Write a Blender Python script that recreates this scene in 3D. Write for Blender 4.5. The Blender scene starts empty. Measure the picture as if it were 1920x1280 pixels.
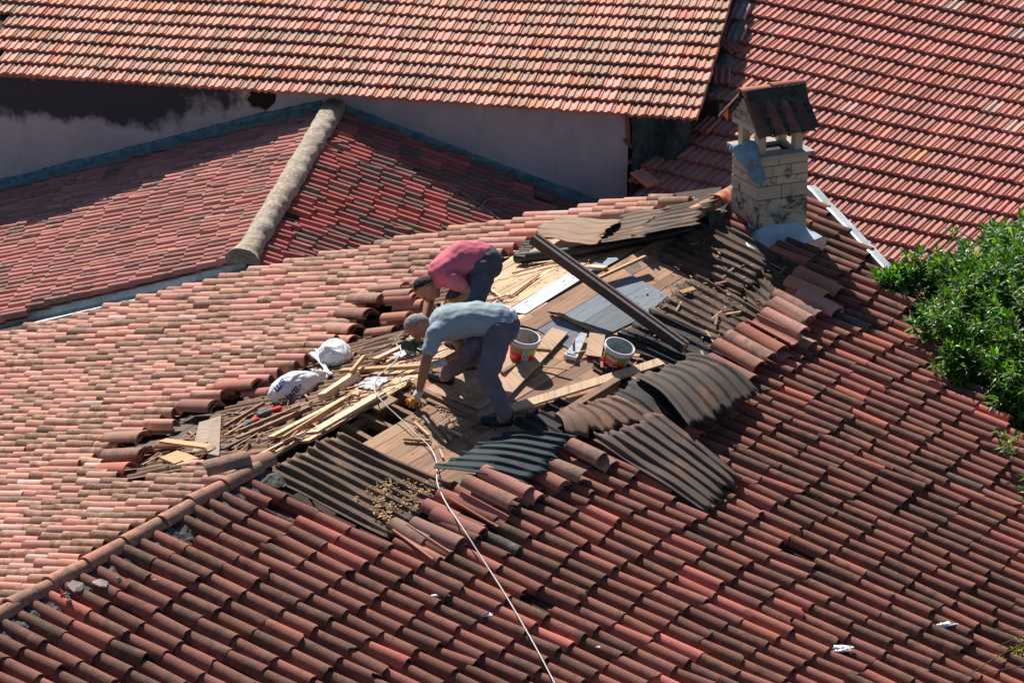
import bpy, bmesh, math, random
import numpy as np
from mathutils import Vector, Matrix, noise
from mathutils.bvhtree import BVHTree
SC = bpy.context.scene
COL = SC.collection
rnd = random.Random(7)
R_ = math.radians

# ------------------------------------------------------------------ camera
IW, IH, FPX = 1920.0, 1280.0, 7840.0
TH = R_(24.53)
DREF = FPX / 237.0
CR = np.array([1.0, 0, 0]); CU = np.array([0, math.sin(TH), math.cos(TH)]); CF = np.array([0, math.cos(TH), -math.sin(TH)])
def ray(px, py): return CF + (px - IW / 2) / FPX * CR - (py - IH / 2) / FPX * CU
CAM = np.array([0.0, -27.0, 7.0]); CAM[2] = 7.0 - DREF * ray(760, 712)[2]
def PT(px, py, d): return CAM + d * ray(px, py)
def proj(p):
    q = np.asarray(p, float) - CAM; d = q @ CF
    return (IW / 2 + FPX * (q @ CR) / d, IH / 2 - FPX * (q @ CU) / d)
def depth(p): return float((np.asarray(p, float) - CAM) @ CF)
cd = bpy.data.cameras.new('camera'); cam = bpy.data.objects.new('camera', cd); COL.objects.link(cam)
cam.location = CAM; cam.rotation_euler = (math.pi / 2 - TH, 0, 0)
cd.sensor_width = 36; cd.sensor_fit = 'HORIZONTAL'; cd.lens = 36 * FPX / IW; cd.clip_start = 1; cd.clip_end = 3000
SC.camera = cam

# ------------------------------------------------------------------ light
SUN_AZ, SUN_EL = R_(108), R_(39)
SV = Vector((math.cos(SUN_AZ) * math.cos(SUN_EL), math.sin(SUN_AZ) * math.cos(SUN_EL), math.sin(SUN_EL)))
sd = bpy.data.lights.new('sun', 'SUN'); so = bpy.data.objects.new('sun', sd); COL.objects.link(so)
sd.energy = 5.0; sd.angle = R_(0.5); sd.color = (1.0, 0.92, 0.83)
so.rotation_euler = SV.to_track_quat('Z', 'Y').to_euler(); so.location = (0, 0, 40)
wd = bpy.data.worlds.new('World'); SC.world = wd; wd.use_nodes = True
nt = wd.node_tree; bg = nt.nodes['Background']
sky = nt.nodes.new('ShaderNodeTexSky'); sky.sky_type = 'NISHITA'; sky.sun_disc = False
sky.sun_elevation = SUN_EL; sky.sun_rotation = math.pi / 2 - SUN_AZ; sky.dust_density = 0.6; sky.ozone_density = 2.4
nt.links.new(sky.outputs[0], bg.inputs[0]); bg.inputs[1].default_value = 0.050
SC.view_settings.view_transform = 'Standard'; SC.view_settings.look = 'None'
SC.view_settings.exposure = 0.64; SC.view_settings.gamma = 1
SC.cycles.max_bounces = 5; SC.cycles.use_denoising = True

# ------------------------------------------------------------------ helpers
def H(azdeg, z=0.0): a = R_(azdeg); return np.array([math.cos(a), math.sin(a), z])
def nrm(a): a = np.asarray(a, float); return a / np.linalg.norm(a)
class Plane:
    def __init__(s, o, az, slope):       # az: horizontal downhill azimuth
        s.o = np.asarray(o, float); s.u = nrm(H(az, -slope)); s.v = H(az + 90); s.n = nrm(np.cross(s.u, s.v))
        if s.n[2] < 0: s.n = -s.n
    def at(s, px, py, h=0.0):
        r = ray(px, py); o = s.o + s.n * h
        return CAM + r * (((o - CAM) @ s.n) / (r @ s.n))
    def uv(s, px, py): p = s.at(px, py) - s.o; return float(p @ s.u), float(p @ s.v)
    def P(s, u, v, h=0.0): return s.o + s.u * u + s.v * v + s.n * h
def inpoly(x, y, poly):
    c = False; j = len(poly) - 1
    for i in range(len(poly)):
        xi, yi = poly[i]; xj, yj = poly[j]
        if (yi > y) != (yj > y) and x < (xj - xi) * (y - yi) / (yj - yi) + xi: c = not c
        j = i
    return c
def tag(o, label=None, cat=None, group=None, kind=None):
    if label: o['label'] = label
    if cat: o['category'] = cat
    if group: o['group'] = group
    if kind: o['kind'] = kind
    return o
def empty(name, loc, label=None, cat=None, group=None):
    o = bpy.data.objects.new(name, None); COL.objects.link(o); o.location = loc; o.empty_display_size = 0.1
    return tag(o, label, cat, group)
class MB:
    def __init__(s): s.v = []; s.f = []; s.c = []; s.sm = []; s.n = 0
    def add(s, verts, faces, col=None, smooth=False):
        b = s.n; s.v.extend([tuple(map(float, p)) for p in verts]); s.n += len(verts)
        for f in faces:
            s.f.append(tuple(b + i for i in f)); s.sm.append(smooth); s.c.append(col or (1, 1, 1, 0.5))
    def box(s, o, ax, ay, az, col=None, tap=1.0):
        o, ax, ay, az = (np.asarray(q, float) for q in (o, ax, ay, az))
        vs = []
        for k, z in ((1, -1), (tap, 1)):
            for x, y in ((-1, -1), (1, -1), (1, 1), (-1, 1)): vs.append(o + ax * x * k + ay * y * k + az * z)
        s.add(vs, [(3, 2, 1, 0), (4, 5, 6, 7), (0, 1, 5, 4), (1, 2, 6, 5), (2, 3, 7, 6), (3, 0, 4, 7)], col)
    def tube(s, pts, r, k=8, col=None, cap=True):
        pts = [np.asarray(p, float) for p in pts]; rr = r if hasattr(r, '__len__') else [r] * len(pts)
        vs = []; ref = np.array([0.13, 0.31, 0.94])
        for i, p in enumerate(pts):
            d = nrm(pts[min(i + 1, len(pts) - 1)] - pts[max(i - 1, 0)])
            a = nrm(np.cross(d, ref)); b = np.cross(d, a)
            for j in range(k): t = 2 * math.pi * j / k; vs.append(p + rr[i] * (a * math.cos(t) + b * math.sin(t)))
        fs = [(i * k + j, i * k + (j + 1) % k, (i + 1) * k + (j + 1) % k, (i + 1) * k + j) for i in range(len(pts) - 1) for j in range(k)]
        s.add(vs, fs, col, True)
        if cap:
            s.add(vs[:k], [tuple(range(k))[::-1]], col); s.add(vs[-k:], [tuple(range(k))], col)
    def grid(s, G, col=None, smooth=True, close=False):
        ny, nx = len(G), len(G[0]); vs = [p for row in G for p in row]
        fs = [(j * nx + i, j * nx + (i + 1) % nx, (j + 1) * nx + (i + 1) % nx, (j + 1) * nx + i) for j in range(ny - 1) for i in range(nx if close else nx - 1)]
        s.add(vs, fs, col, smooth)
    def build(s, name, mat, parent=None, origin=None, fixn=True):
        o0 = np.zeros(3) if origin is None else np.asarray(origin, float)
        if parent is not None and origin is None: o0 = np.array(parent.matrix_world.translation) if parent.parent is None and parent.type == 'EMPTY' and False else np.zeros(3)
        V = np.array(s.v) - o0
        m = bpy.data.meshes.new(name); m.from_pydata(V.tolist(), [], s.f); m.materials.append(mat)
        m.polygons.foreach_set('use_smooth', s.sm)
        ca = m.attributes.new('tcol', 'FLOAT_COLOR', 'CORNER')
        arr = np.repeat(np.array(s.c, dtype=np.float32), [len(f) for f in s.f], axis=0); ca.data.foreach_set('color', arr.ravel())
        m.update()
        o = bpy.data.objects.new(name, m); COL.objects.link(o)
        if parent is not None:
            o.parent = parent; o.location = tuple(o0 - np.array(wloc(parent)))
        else: o.location = tuple(o0)
        return o
def wloc(o):
    p = Vector((0, 0, 0))
    while o is not None: p += Vector(o.location); o = o.parent
    return p
def child(mb, name, mat, parent): return mb.build(name, mat, parent)

# ------------------------------------------------------------------ materials
def newmat(name, rough=0.8):
    m = bpy.data.materials.new(name); m.use_nodes = True
    b = m.node_tree.nodes['Principled BSDF']; b.inputs['Roughness'].default_value = rough
    b.inputs['Specular IOR Level'].default_value = 0.3
    return m, m.node_tree, b
def N(t, typ, **kw):
    n = t.nodes.new(typ)
    for k, v in kw.items():
        if k in n.inputs: n.inputs[k].default_value = v
        else: setattr(n, k, v)
    return n
def noise_n(t, scale, detail=4, rough=0.6, vec=None, stretch=None):
    n = N(t, 'ShaderNodeTexNoise', Scale=scale, Detail=detail, Roughness=rough)
    tc = t.nodes.new('ShaderNodeTexCoord'); src = tc.outputs['Object']
    if stretch is not None:
        mp = t.nodes.new('ShaderNodeMapping'); mp.inputs['Scale'].default_value = stretch
        if len(stretch) > 3: pass
        t.links.new(src, mp.inputs['Vector']); src = mp.outputs[0]
    t.links.new(src, n.inputs['Vector']); return n
def mathn(t, op, a, b=None, c=None, clamp=False):
    n = t.nodes.new('ShaderNodeMath'); n.operation = op; n.use_clamp = clamp
    for i, x in enumerate((a, b, c)):
        if x is None: continue
        if isinstance(x, (int, float)): n.inputs[i].default_value = x
        else: t.links.new(x, n.inputs[i])
    return n.outputs[0]
def ramp(t, fac, stops):
    r = t.nodes.new('ShaderNodeValToRGB'); e = r.color_ramp.elements
    while len(e) < len(stops): e.new(0.5)
    for i, (p, c) in enumerate(stops): e[i].position = p; e[i].color = (*c, 1) if len(c) == 3 else c
    t.links.new(fac, r.inputs[0]); return r.outputs[0]
def mix(t, fac, a, b, mode='MIX'):
    n = t.nodes.new('ShaderNodeMix'); n.data_type = 'RGBA'; n.blend_type = mode
    for s, x in ((0, fac), (6, a), (7, b)):
        if isinstance(x, (int, float)): n.inputs[s].default_value = x
        elif isinstance(x, tuple): n.inputs[s].default_value = (*x, 1)
        else: t.links.new(x, n.inputs[s])
    return n.outputs[2]
def bump(t, b, h, dist=0.01, st=0.5):
    n = t.nodes.new('ShaderNodeBump'); n.inputs['Strength'].default_value = st; n.inputs['Distance'].default_value = dist
    t.links.new(h, n.inputs['Height']); t.links.new(n.outputs[0], b.inputs['Normal'])
def attr_rgb(t):
    a = t.nodes.new('ShaderNodeAttribute'); a.attribute_name = 'tcol'; return a.outputs['Color'], a.outputs['Alpha']

def tile_mat(name, lichen_a, lichen_b, fine=75.0, rough=0.85):
    m, t, b = newmat(name, rough)
    c, w = attr_rgb(t)
    n1 = noise_n(t, 11, 3); n2 = noise_n(t, fine, 3, 0.7); n3 = noise_n(t, 3.2, 3)
    s = mathn(t, 'ADD', mathn(t, 'MULTIPLY', n1.outputs[0], 0.55), mathn(t, 'MULTIPLY', n2.outputs[0], 0.45))
    thr = mathn(t, 'SUBTRACT', 0.82, mathn(t, 'MULTIPLY', w, 0.55))
    msk = mathn(t, 'MULTIPLY', mathn(t, 'SUBTRACT', s, thr), 14.0, clamp=True)
    lich = mix(t, mathn(t, 'MULTIPLY', mathn(t, 'SUBTRACT', n2.outputs[0], 0.42), 5.0, clamp=True), lichen_a, lichen_b)
    v = mathn(t, 'ADD', 0.72, mathn(t, 'MULTIPLY', n3.outputs[0], 0.56))
    vv = t.nodes.new('ShaderNodeCombineColor')
    for i in range(3): t.links.new(v, vv.inputs[i])
    base = mix(t, 1.0, c, vv.outputs[0], 'MULTIPLY')
    n4 = noise_n(t, 120, 2, 0.5); dots = mathn(t, 'MULTIPLY', mathn(t, 'SUBTRACT', mathn(t, 'ADD', n4.outputs[0], mathn(t, 'MULTIPLY', w, 0.08)), 0.70), 12, clamp=True)
    n5 = noise_n(t, 26, 4, 0.7); ds = mathn(t, 'MULTIPLY', mathn(t, 'SUBTRACT', n5.outputs[0], 0.58), 8, clamp=True)
    base2 = mix(t, mathn(t, 'MULTIPLY', ds, 0.45), mix(t, mathn(t, 'MULTIPLY', msk, 0.85), base, lich), lichen_a)
    t.links.new(mix(t, mathn(t, 'MULTIPLY', dots, 0.45), base2, (0.42, 0.36, 0.30)), b.inputs['Base Color'])
    bump(t, b, s, 0.006, 0.6)
    return m
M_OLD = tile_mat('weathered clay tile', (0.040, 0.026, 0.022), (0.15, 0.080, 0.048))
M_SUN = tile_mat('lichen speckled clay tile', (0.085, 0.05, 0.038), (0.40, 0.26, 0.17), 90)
M_MID = tile_mat('red clay tile', (0.10, 0.07, 0.06), (0.30, 0.2, 0.15), 80)
M_INT = tile_mat('interlocking clay tile', (0.17, 0.105, 0.08), (0.56, 0.42, 0.30), 48)

def wood_mat(name, dark=0.0):
    m, t, b = newmat(name, 0.75)
    c, w = attr_rgb(t)
    tc = t.nodes.new('ShaderNodeTexCoord'); mp = t.nodes.new('ShaderNodeMapping')
    mp.inputs['Rotation'].default_value = (0, 0, R_(-54)); 
    mp2 = t.nodes.new('ShaderNodeMapping'); mp2.inputs['Scale'].default_value = (2.2, 34, 20)
    t.links.new(tc.outputs['Object'], mp.inputs[0]); t.links.new(mp.outputs[0], mp2.inputs[0])
    g = N(t, 'ShaderNodeTexNoise', Scale=1.6, Detail=5, Roughness=0.65, Distortion=0.4); t.links.new(mp2.outputs[0], g.inputs['Vector'])
    n1 = noise_n(t, 5, 4); n2 = noise_n(t, 60, 3)
    gr = ramp(t, g.outputs[0], [(0.30, (0.55, 0.5, 0.45)), (0.5, (0.95, 0.95, 0.95)), (0.7, (1.1, 1.08, 1.05))])
    base = mix(t, 1.0, c, gr, 'MULTIPLY')
    msk = mathn(t, 'MULTIPLY', mathn(t, 'SUBTRACT', mathn(t, 'ADD', mathn(t, 'MULTIPLY', n1.outputs[0], 0.8), mathn(t, 'MULTIPLY', n2.outputs[0], 0.2)), mathn(t, 'SUBTRACT', 0.8, mathn(t, 'MULTIPLY', w, 0.5))), 9, clamp=True)
    t.links.new(mix(t, mathn(t, 'MULTIPLY', msk, 0.75), base, (0.07, 0.055, 0.05)), b.inputs['Base Color'])
    bump(t, b, g.outputs[0], 0.004, 0.5)
    return m
M_WOOD = wood_mat('sawn timber')
def corr_mat():
    m, t, b = newmat('bitumen sheet', 0.82)
    c, w = attr_rgb(t)
    n1 = noise_n(t, 3.5, 6, 0.75); n2 = noise_n(t, 26, 5, 0.75)
    f = mathn(t, 'MULTIPLY', mathn(t, 'SUBTRACT', mathn(t, 'ADD', mathn(t, 'MULTIPLY', n1.outputs[0], 0.75), mathn(t, 'MULTIPLY', n2.outputs[0], 0.25)), mathn(t, 'SUBTRACT', 0.80, mathn(t, 'MULTIPLY', w, 0.5))), 6, clamp=True)
    n3 = noise_n(t, 2.2, 5, 0.7); rs = mathn(t, 'MULTIPLY', mathn(t, 'SUBTRACT', mathn(t, 'ADD', n3.outputs[0], mathn(t, 'MULTIPLY', w, 0.2)), 0.62), 7, clamp=True)
    c = mix(t, mathn(t, 'MULTIPLY', rs, 0.55), c, (0.20, 0.09, 0.045))
    t.links.new(mix(t, mathn(t, 'MULTIPLY', f, 0.75), c, mix(t, n2.outputs[0], (0.13, 0.078, 0.05), (0.38, 0.25, 0.16))), b.inputs['Base Color'])
    bump(t, b, n2.outputs[0], 0.005, 0.4); return m
M_CORR = corr_mat()
def plain(name, rgb, rough=0.7, var=0.25, scale=12, metal=0.0, bmp=0.3, spec=None):
    m, t, b = newmat(name, rough); n = noise_n(t, scale, 5, 0.65); b.inputs['Metallic'].default_value = metal
    lo = tuple(x * (1 - var) for x in rgb); hi = tuple(min(1, x * (1 + var)) for x in rgb)
    t.links.new(ramp(t, n.outputs[0], [(0.32, lo), (0.68, hi)]), b.inputs['Base Color'])
    if bmp: bump(t, b, n.outputs[0], 0.01, bmp)
    return m
M_CEM = plain('cement', (0.36, 0.30, 0.24), 0.9, 0.5, 22, bmp=0.8)
M_CEMD = plain('dark mortar', (0.085, 0.08, 0.076), 0.95, 0.6, 20, bmp=1.0)
M_METAL = plain('galvanised metal', (0.42, 0.47, 0.50), 0.5, 0.25, 5, metal=0.3, bmp=0.1)
M_FLASH = plain('blue green flashing', (0.09, 0.20, 0.24), 0.6, 0.5, 12)
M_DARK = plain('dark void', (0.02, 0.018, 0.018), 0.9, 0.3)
M_GROUND = plain('yard earth', (0.13, 0.11, 0.09), 0.95, 0.5, 1.5)
M_PLASTIC = plain('white plastic bag', (0.78, 0.80, 0.84), 0.32, 0.06, 6, bmp=0.1)
M_BLUEINK = plain('blue ink', (0.02, 0.05, 0.22), 0.6, 0.1, bmp=0)
M_WHITE = plain('white print', (0.8, 0.8, 0.8), 0.6, 0.05, bmp=0)
M_CABLE = plain('white cable', (0.62, 0.60, 0.57), 0.5, 0.15, 20, bmp=0)

# ------------------------------------------------------------------ planes
A_RIDGE, S_F, S_L = 54.28, 0.16, 0.35
P0 = PT(760, 712, DREF)                         # on the ridge crest
PF = Plane(P0 - np.array([0, 0, 0.10]), A_RIDGE - 90, S_F)
PL = Plane(P0 - np.array([0, 0, 0.10]), A_RIDGE + 90, S_L)
def ridge_pt(px):                               # point on the ridge line seen at column px
    r = H(A_RIDGE); lo, hi = -30.0, 30.0
    for _ in range(60):
        m = (lo + hi) / 2
        if proj(P0 + r * m)[0] < px: lo = m
        else: hi = m
    return P0 + r * lo
A_M = 79.84
DM = FPX / 155.0
M0 = PT(455, 484, DM)                           # cement ridge, near end, on the crest
def mridge(y):
    r = H(A_M); lo, hi = -5.0, 40.0
    for _ in range(60):
        m = (lo + hi) / 2
        if proj(M0 + r * m)[1] > y: lo = m
        else: hi = m
    return M0 + r * lo, lo
M1, M_LEN = mridge(196)
PML = Plane(M0 - np.array([0, 0, 0.12]), A_M + 90, 0.327)
PMR = Plane(M0 - np.array([0, 0, 0.12]), A_M - 90, 0.33)
PW = Plane(M1, A_M - 90, 0); 
class VPlane:                                    # vertical wall plane through M1 along H(A_M-90)
    def __init__(s, o, az): s.o = np.asarray(o, float); s.d = H(az); s.n = H(az - 90)
    def at(s, px, py, h=0.0):
        r = ray(px, py); o = s.o + s.n * h
        return CAM + r * (((o - CAM) @ s.n) / (r @ s.n))
PW = VPlane(M1, A_M - 90)
S_T = 0.13
T0 = PW.at(640, 177, 0.14)                       # point on the eave line, 0.3 m in front of the wall
PTT = Plane(T0, A_M - 180, S_T)
TC = PTT.at(1312, 212)
PR = Plane(TC - np.array([0, 0, 0.75]), 58.07 - 180, 0.25)



GROUND_Z = -6.0

# ------------------------------------------------------------------ tile fields
def barrel(mb, o, u, v, n, L, w0, w1, h, lift, col, thick=0.013, seg=8, rimcol=None, span=82, chip=None):
    """curved clay tile; o = centre of the upper end, u points down the tile"""
    ang = [R_(-span + 2 * span * i / seg) for i in range(seg + 1)]
    def arc(a, w, k, s):
        hh = h - s
        ww = w / 2 - s
        cz = chip if (chip and a > 0) else [0] * (seg + 1)
        return [o + u * (L * a + cz[i]) + n * (lift * a) + v * (ww * math.sin(t)) + n * (hh * math.cos(t)) for i, t in enumerate(ang)]
    top, bot = arc(0, w0, 0, 0), arc(1, w1, 0, 0)
    mb.grid([bot, top], col, True)
    it, ib = arc(0, w0, 0, thick), arc(1, w1, 0, thick)
    mb.grid([it, ib], rimcol or col, True)
    rc = rimcol or col
    mb.grid([ib, bot], rc, False); mb.grid([top, it], rc, False)
    mb.add([top[0], bot[0], ib[0], it[0]], [(0, 1, 2, 3)], rc); mb.add([top[-1], bot[-1], ib[-1], it[-1]], [(3, 2, 1, 0)], rc)
def rot2(a, b, ang): c, s = math.cos(ang), math.sin(ang); return a * c + b * s, b * c - a * s
def barrel_field(pl, polys, holes, e, wfun, colfun, mat, name, parent, hk=0.40, cw=0.94, h0=0.0, jit=1.0, seed=1, skip=0.0, vorg=None):
    rr = random.Random(seed); mb = MB()
    pts = [pl.uv(*p) for poly in polys for p in poly]
    u0, u1 = min(p[0] for p in pts), max(p[0] for p in pts); v0, v1 = min(p[1] for p in pts), max(p[1] for p in pts)
    v = v0; cnt = 0
    while v < v1:
        w = wfun(v, v0, v1); vc = v + w / 2; v += w
        off = (noise.noise(Vector((vc * 1.3, 3.1 * seed, 0))) * 0.12 + rr.uniform(-0.03, 0.03)) * jit
        k = int(math.floor((u0 - off) / e)) - 1
        while k * e + off < u1:
            uu = k * e + off + rr.gauss(0, 0.012) * jit; k += 1
            x, y = proj(pl.P(uu + e * 0.5, vc, 0.05))
            if not any(inpoly(x, y, q) for q in polys) or any(inpoly(x, y, q) for q in holes): continue
            sag = noise.noise(Vector((uu * 0.45, vc * 0.45, seed))) * 0.05 + noise.noise(Vector((uu * 1.7, vc * 1.7, seed + 5))) * 0.018
            o = pl.P(uu, vc, h0 + sag + rr.uniform(-0.004, 0.006)); L = e + 0.055 + rr.uniform(-0.015, 0.02)
            a = rr.gauss(0, 0.03) * jit
            if rr.random() < 0.025: a *= 4; L *= 0.93
            U, V = rot2(pl.u, pl.v, a); c = colfun(rr, uu, vc)
            ch = [rr.uniform(-.007, .004) for _ in range(9)]
            if rr.random() < .14:
                q0 = rr.randint(0, 8)
                for q1 in range(q0, min(9, q0 + rr.randint(1, 3))): ch[q1] -= rr.uniform(.015, .05)
            if rr.random() >= skip: barrel(mb, o, U, V, pl.n, L, w * cw * 0.84, w * cw, w * hk * rr.uniform(0.93, 1.08), 0.022, c, rimcol=(c[0] * 0.75, c[1] * 0.7, c[2] * 0.7, 0.35), chip=ch)
            # channel tile beside the cover tile
            pc = (c[0] * 0.7, c[1] * 0.7, c[2] * 0.7, 0.75)
            q = pl.P(uu + rr.uniform(-.03, .03), vc + w / 2, h0 + sag)
            G = []
            for aa, lf in ((1.0, 0.018), (0.0, 0.0)):
                G.append([q + pl.u * (e * 1.08 * aa) + pl.v * (w * 0.42 * math.sin(R_(t))) + pl.n * (lf + 0.02 - 0.03 * math.cos(R_(t))) for t in (-75, -38, 0, 38, 75)])
            mb.grid(G, pc, True); cnt += 1
    print(name, 'tiles', cnt)
    return mb.build(name, mat, parent)

def flat_profile(kind):
    if kind == 'T':   # two rounded humps per tile
        return [(0, 0.0), (0.05, 0.020), (0.11, 0.020), (0.15, 0.002), (0.26, 0.0), (0.33, 0.012), (0.40, 0.026), (0.50, 0.026), (0.55, 0.006), (0.66, 0.002), (0.76, 0.012), (0.84, 0.026), (0.94, 0.026), (1.0, 0.0)]
    return [(0, 0.0), (0.04, 0.020), (0.09, 0.020), (0.12, 0.004), (0.18, 0.004), (0.24, 0.030), (0.42, 0.032), (0.47, 0.004), (0.60, 0.002), (0.66, 0.030), (0.90, 0.032), (0.96, 0.002), (1.0, 0.0)]
def inter_tile(mb, o, u, v, n, L, w, prof, lift, drop, col, gap=0.012):
    a = [o + v * (w * x - w / 2) * (1 - gap) + n * (hh * 0.8) for x, hh in prof]
    b = [o + u * L + v * (w * x - w / 2) * (1 - gap) + n * (hh + lift) for x, hh in prof]
    mb.grid([b, a], col, False)
    c = [p - n * drop for p in b]
    rc = (col[0] * 0.75, col[1] * 0.6, col[2] * 0.6, 0.3)
    mb.grid([c, b], rc, False)
    mb.add([a[0], b[0], c[0], a[0] - n * 0.012], [(0, 3, 2, 1)], rc); mb.add([a[-1], b[-1], c[-1], a[-1] - n * 0.012], [(0, 1, 2, 3)], rc)
def inter_field(pl, poly, e, w, prof, colfun, mat, name, parent, seed=1, holes=()):
    rr = random.Random(seed); mb = MB(); pts = [pl.uv(*p) for p in poly]
    u0, u1 = min(p[0] for p in pts), max(p[0] for p in pts); v0, v1 = min(p[1] for p in pts), max(p[1] for p in pts)
    cnt = 0
    u = u1 if seed == 1 else u1
    while u > u0:
        u -= e; vo = rr.uniform(-0.01, 0.01); k = int(v0 / w) - 1
        while k * w < v1:
            vc = k * w + w / 2 + vo; k += 1
            x, y = proj(pl.P(u + e * 0.6, vc, 0.03))
            if not inpoly(x, y, poly) or any(inpoly(x, y, q) for q in holes): continue
            sag = noise.noise(Vector((u * 0.3, vc * 0.3, seed))) * 0.06
            o = pl.P(u + rr.gauss(0, 0.006) - 0.03, vc, sag)
            U, V = rot2(pl.u, pl.v, rr.gauss(0, 0.008))
            inter_tile(mb, o, U, V, pl.n, e + 0.05, w, prof, 0.050 + rr.uniform(-.004, .005), 0.042, colfun(rr, u, vc)); cnt += 1
    print(name, 'tiles', cnt)
    return mb.build(name, mat, parent)
def jitc(c, rr, s=0.12, wear=0.5):
    k = 1 + rr.gauss(0, s); return (c[0] * k * (1 + rr.gauss(0, .04)), c[1] * k, c[2] * k * (1 + rr.gauss(0, .05)), wear)
def drift(u, v, s, k=0.5): return noise.noise(Vector((u * k, v * k, s))) + 0.5 * noise.noise(Vector((u * k * 2.7, v * k * 2.7, s + 9)))
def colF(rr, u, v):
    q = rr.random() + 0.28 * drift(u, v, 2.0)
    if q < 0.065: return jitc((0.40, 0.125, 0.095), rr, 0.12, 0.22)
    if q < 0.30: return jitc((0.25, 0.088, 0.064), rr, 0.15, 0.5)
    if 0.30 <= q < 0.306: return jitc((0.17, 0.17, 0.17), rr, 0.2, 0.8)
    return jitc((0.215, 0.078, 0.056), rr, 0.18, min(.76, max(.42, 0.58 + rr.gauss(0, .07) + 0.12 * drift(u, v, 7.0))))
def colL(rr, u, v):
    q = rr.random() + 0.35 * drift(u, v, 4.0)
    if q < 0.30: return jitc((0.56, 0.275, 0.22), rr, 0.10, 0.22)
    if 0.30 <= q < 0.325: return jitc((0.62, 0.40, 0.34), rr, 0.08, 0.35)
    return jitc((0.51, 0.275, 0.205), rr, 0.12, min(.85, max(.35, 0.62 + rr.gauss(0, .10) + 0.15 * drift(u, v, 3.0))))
def colML(rr, u, v):
    q = rr.random()
    if q < 0.16: return jitc((0.45, 0.22, 0.18), rr, 0.12, 0.65)
    return jitc((0.50, 0.225, 0.19), rr, 0.13, rr.uniform(0.15, 0.5))
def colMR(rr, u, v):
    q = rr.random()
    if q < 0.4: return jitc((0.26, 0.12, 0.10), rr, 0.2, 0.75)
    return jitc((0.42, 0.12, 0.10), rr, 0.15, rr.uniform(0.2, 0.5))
def colT(rr, u, v):
    q = rr.random()
    if q < 0.25: return jitc((0.58, 0.29, 0.225), rr, 0.08, 0.35)
    if q < 0.32: return jitc((0.50, 0.22, 0.14), rr, 0.08, 0.5)
    return jitc((0.54, 0.26, 0.195), rr, 0.13, rr.uniform(0.5, 0.78))
def colR(rr, u, v):
    q = rr.random()
    if q < 0.012: return jitc((0.52, 0.24, 0.13), rr, 0.08, 0.3)
    if q < 0.03: return jitc((0.50, 0.32, 0.28), rr, 0.10, 0.3)
    return jitc((0.50, 0.225, 0.18), rr, 0.09, rr.uniform(0.15, 0.4))
# ------------------------------------------------------------------ ground
g = MB(); g.add([(-400, -80, GROUND_Z), (400, -80, GROUND_Z), (400, 700, GROUND_Z), (-400, 700, GROUND_Z)], [(0, 1, 2, 3)])
tag(g.build('ground', M_GROUND), kind='structure')

# ------------------------------------------------------------------ main house: sunny slope (PL) and shaded slope (PF)
def RZ(y0, y1, t): return y0 + (y1 - y0) * t
rp = lambda x: proj(ridge_pt(x))
RL, RE = rp(-420), rp(1352)
L_TOP = [(1352, 350), (1210, 370), (1100, 386), (1000, 409), (800, 443), (640, 470), (470, 512), (300, 552), (150, 588), (0, 618), (-200, 668), (-420, 725)]
polyF_house = [RL, RE, (1440, 352), (1512, 372), (1652, 514), (1760, 640), (2000, 900), (2300, 1230), (2300, 1700), (-420, 2000)]
polyL_house = [RL, RE] + L_TOP
house = empty('tiled_house', tuple(P0 - np.array([0, 0, P0[2] - GROUND_Z])), 'tiled house with its torn open roof under repair and a stone chimney on the ridge', 'house')
def shell(parent, pl, poly, h, name, mat, low=GROUND_Z):
    mb = MB(); top = [pl.at(x, y, h) for x, y in poly]; n = len(top)
    mb.add(top, [tuple(range(n))])
    for i in range(n):
        a, b = top[i], top[(i + 1) % n]
        mb.add([a, b, (b[0], b[1], low), (a[0], a[1], low)], [(0, 1, 2, 3)])
    return child(mb, name, mat, parent)
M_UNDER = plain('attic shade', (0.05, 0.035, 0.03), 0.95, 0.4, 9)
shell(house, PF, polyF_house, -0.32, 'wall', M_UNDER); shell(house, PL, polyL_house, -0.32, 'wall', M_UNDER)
def rid_y(x): a, b = RL, RE; return a[1] + (b[1] - a[1]) * (x - a[0]) / (b[0] - a[0])
F_T = [RL, (480, rid_y(480) + 4), (500, 905), (600, 950), (720, 1006), (800, 985), (860, 925), (940, 870), (1050, 870), (1110, 830), (1180, 800), (1300, 735), (1340, 690), (1430, 640), (1500, 580), (1540, 530), (1400, 455), (1345, 415), (1352, 372), (1440, 352), (1512, 372), (1652, 514), (1760, 640), (2000, 900), (2250, 1230), (2250, 1500), (-400, 1700)]
L_T = [(x, y + (9 if x < 660 else 5)) for x, y in L_TOP[1:]] + [RL, (480, rid_y(480)), (440, 862), (400, 868), (280, 905), (215, 898), (195, 850), (215, 815), (300, 800), (350, 760), (440, 735), (500, 715), (600, 660), (640, 625), (690, 575), (790, 545), (900, 505), (965, 470), (1010, 440), (1070, 425), (1200, 400), (1335, 372)]
def wF(v, a, b): t = (v - a) / (b - a); return 0.180 - 0.052 * min(1, max(0, (t - 0.15) / 0.6))
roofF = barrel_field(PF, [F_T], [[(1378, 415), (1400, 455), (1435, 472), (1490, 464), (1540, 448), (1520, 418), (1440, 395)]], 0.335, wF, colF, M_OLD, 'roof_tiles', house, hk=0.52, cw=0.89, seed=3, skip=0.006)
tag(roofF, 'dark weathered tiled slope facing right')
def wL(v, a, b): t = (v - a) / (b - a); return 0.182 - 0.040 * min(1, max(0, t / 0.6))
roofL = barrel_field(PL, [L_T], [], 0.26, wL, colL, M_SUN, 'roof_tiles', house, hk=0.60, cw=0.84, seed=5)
tag(roofL, 'sunlit salmon tiled slope facing left')
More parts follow.
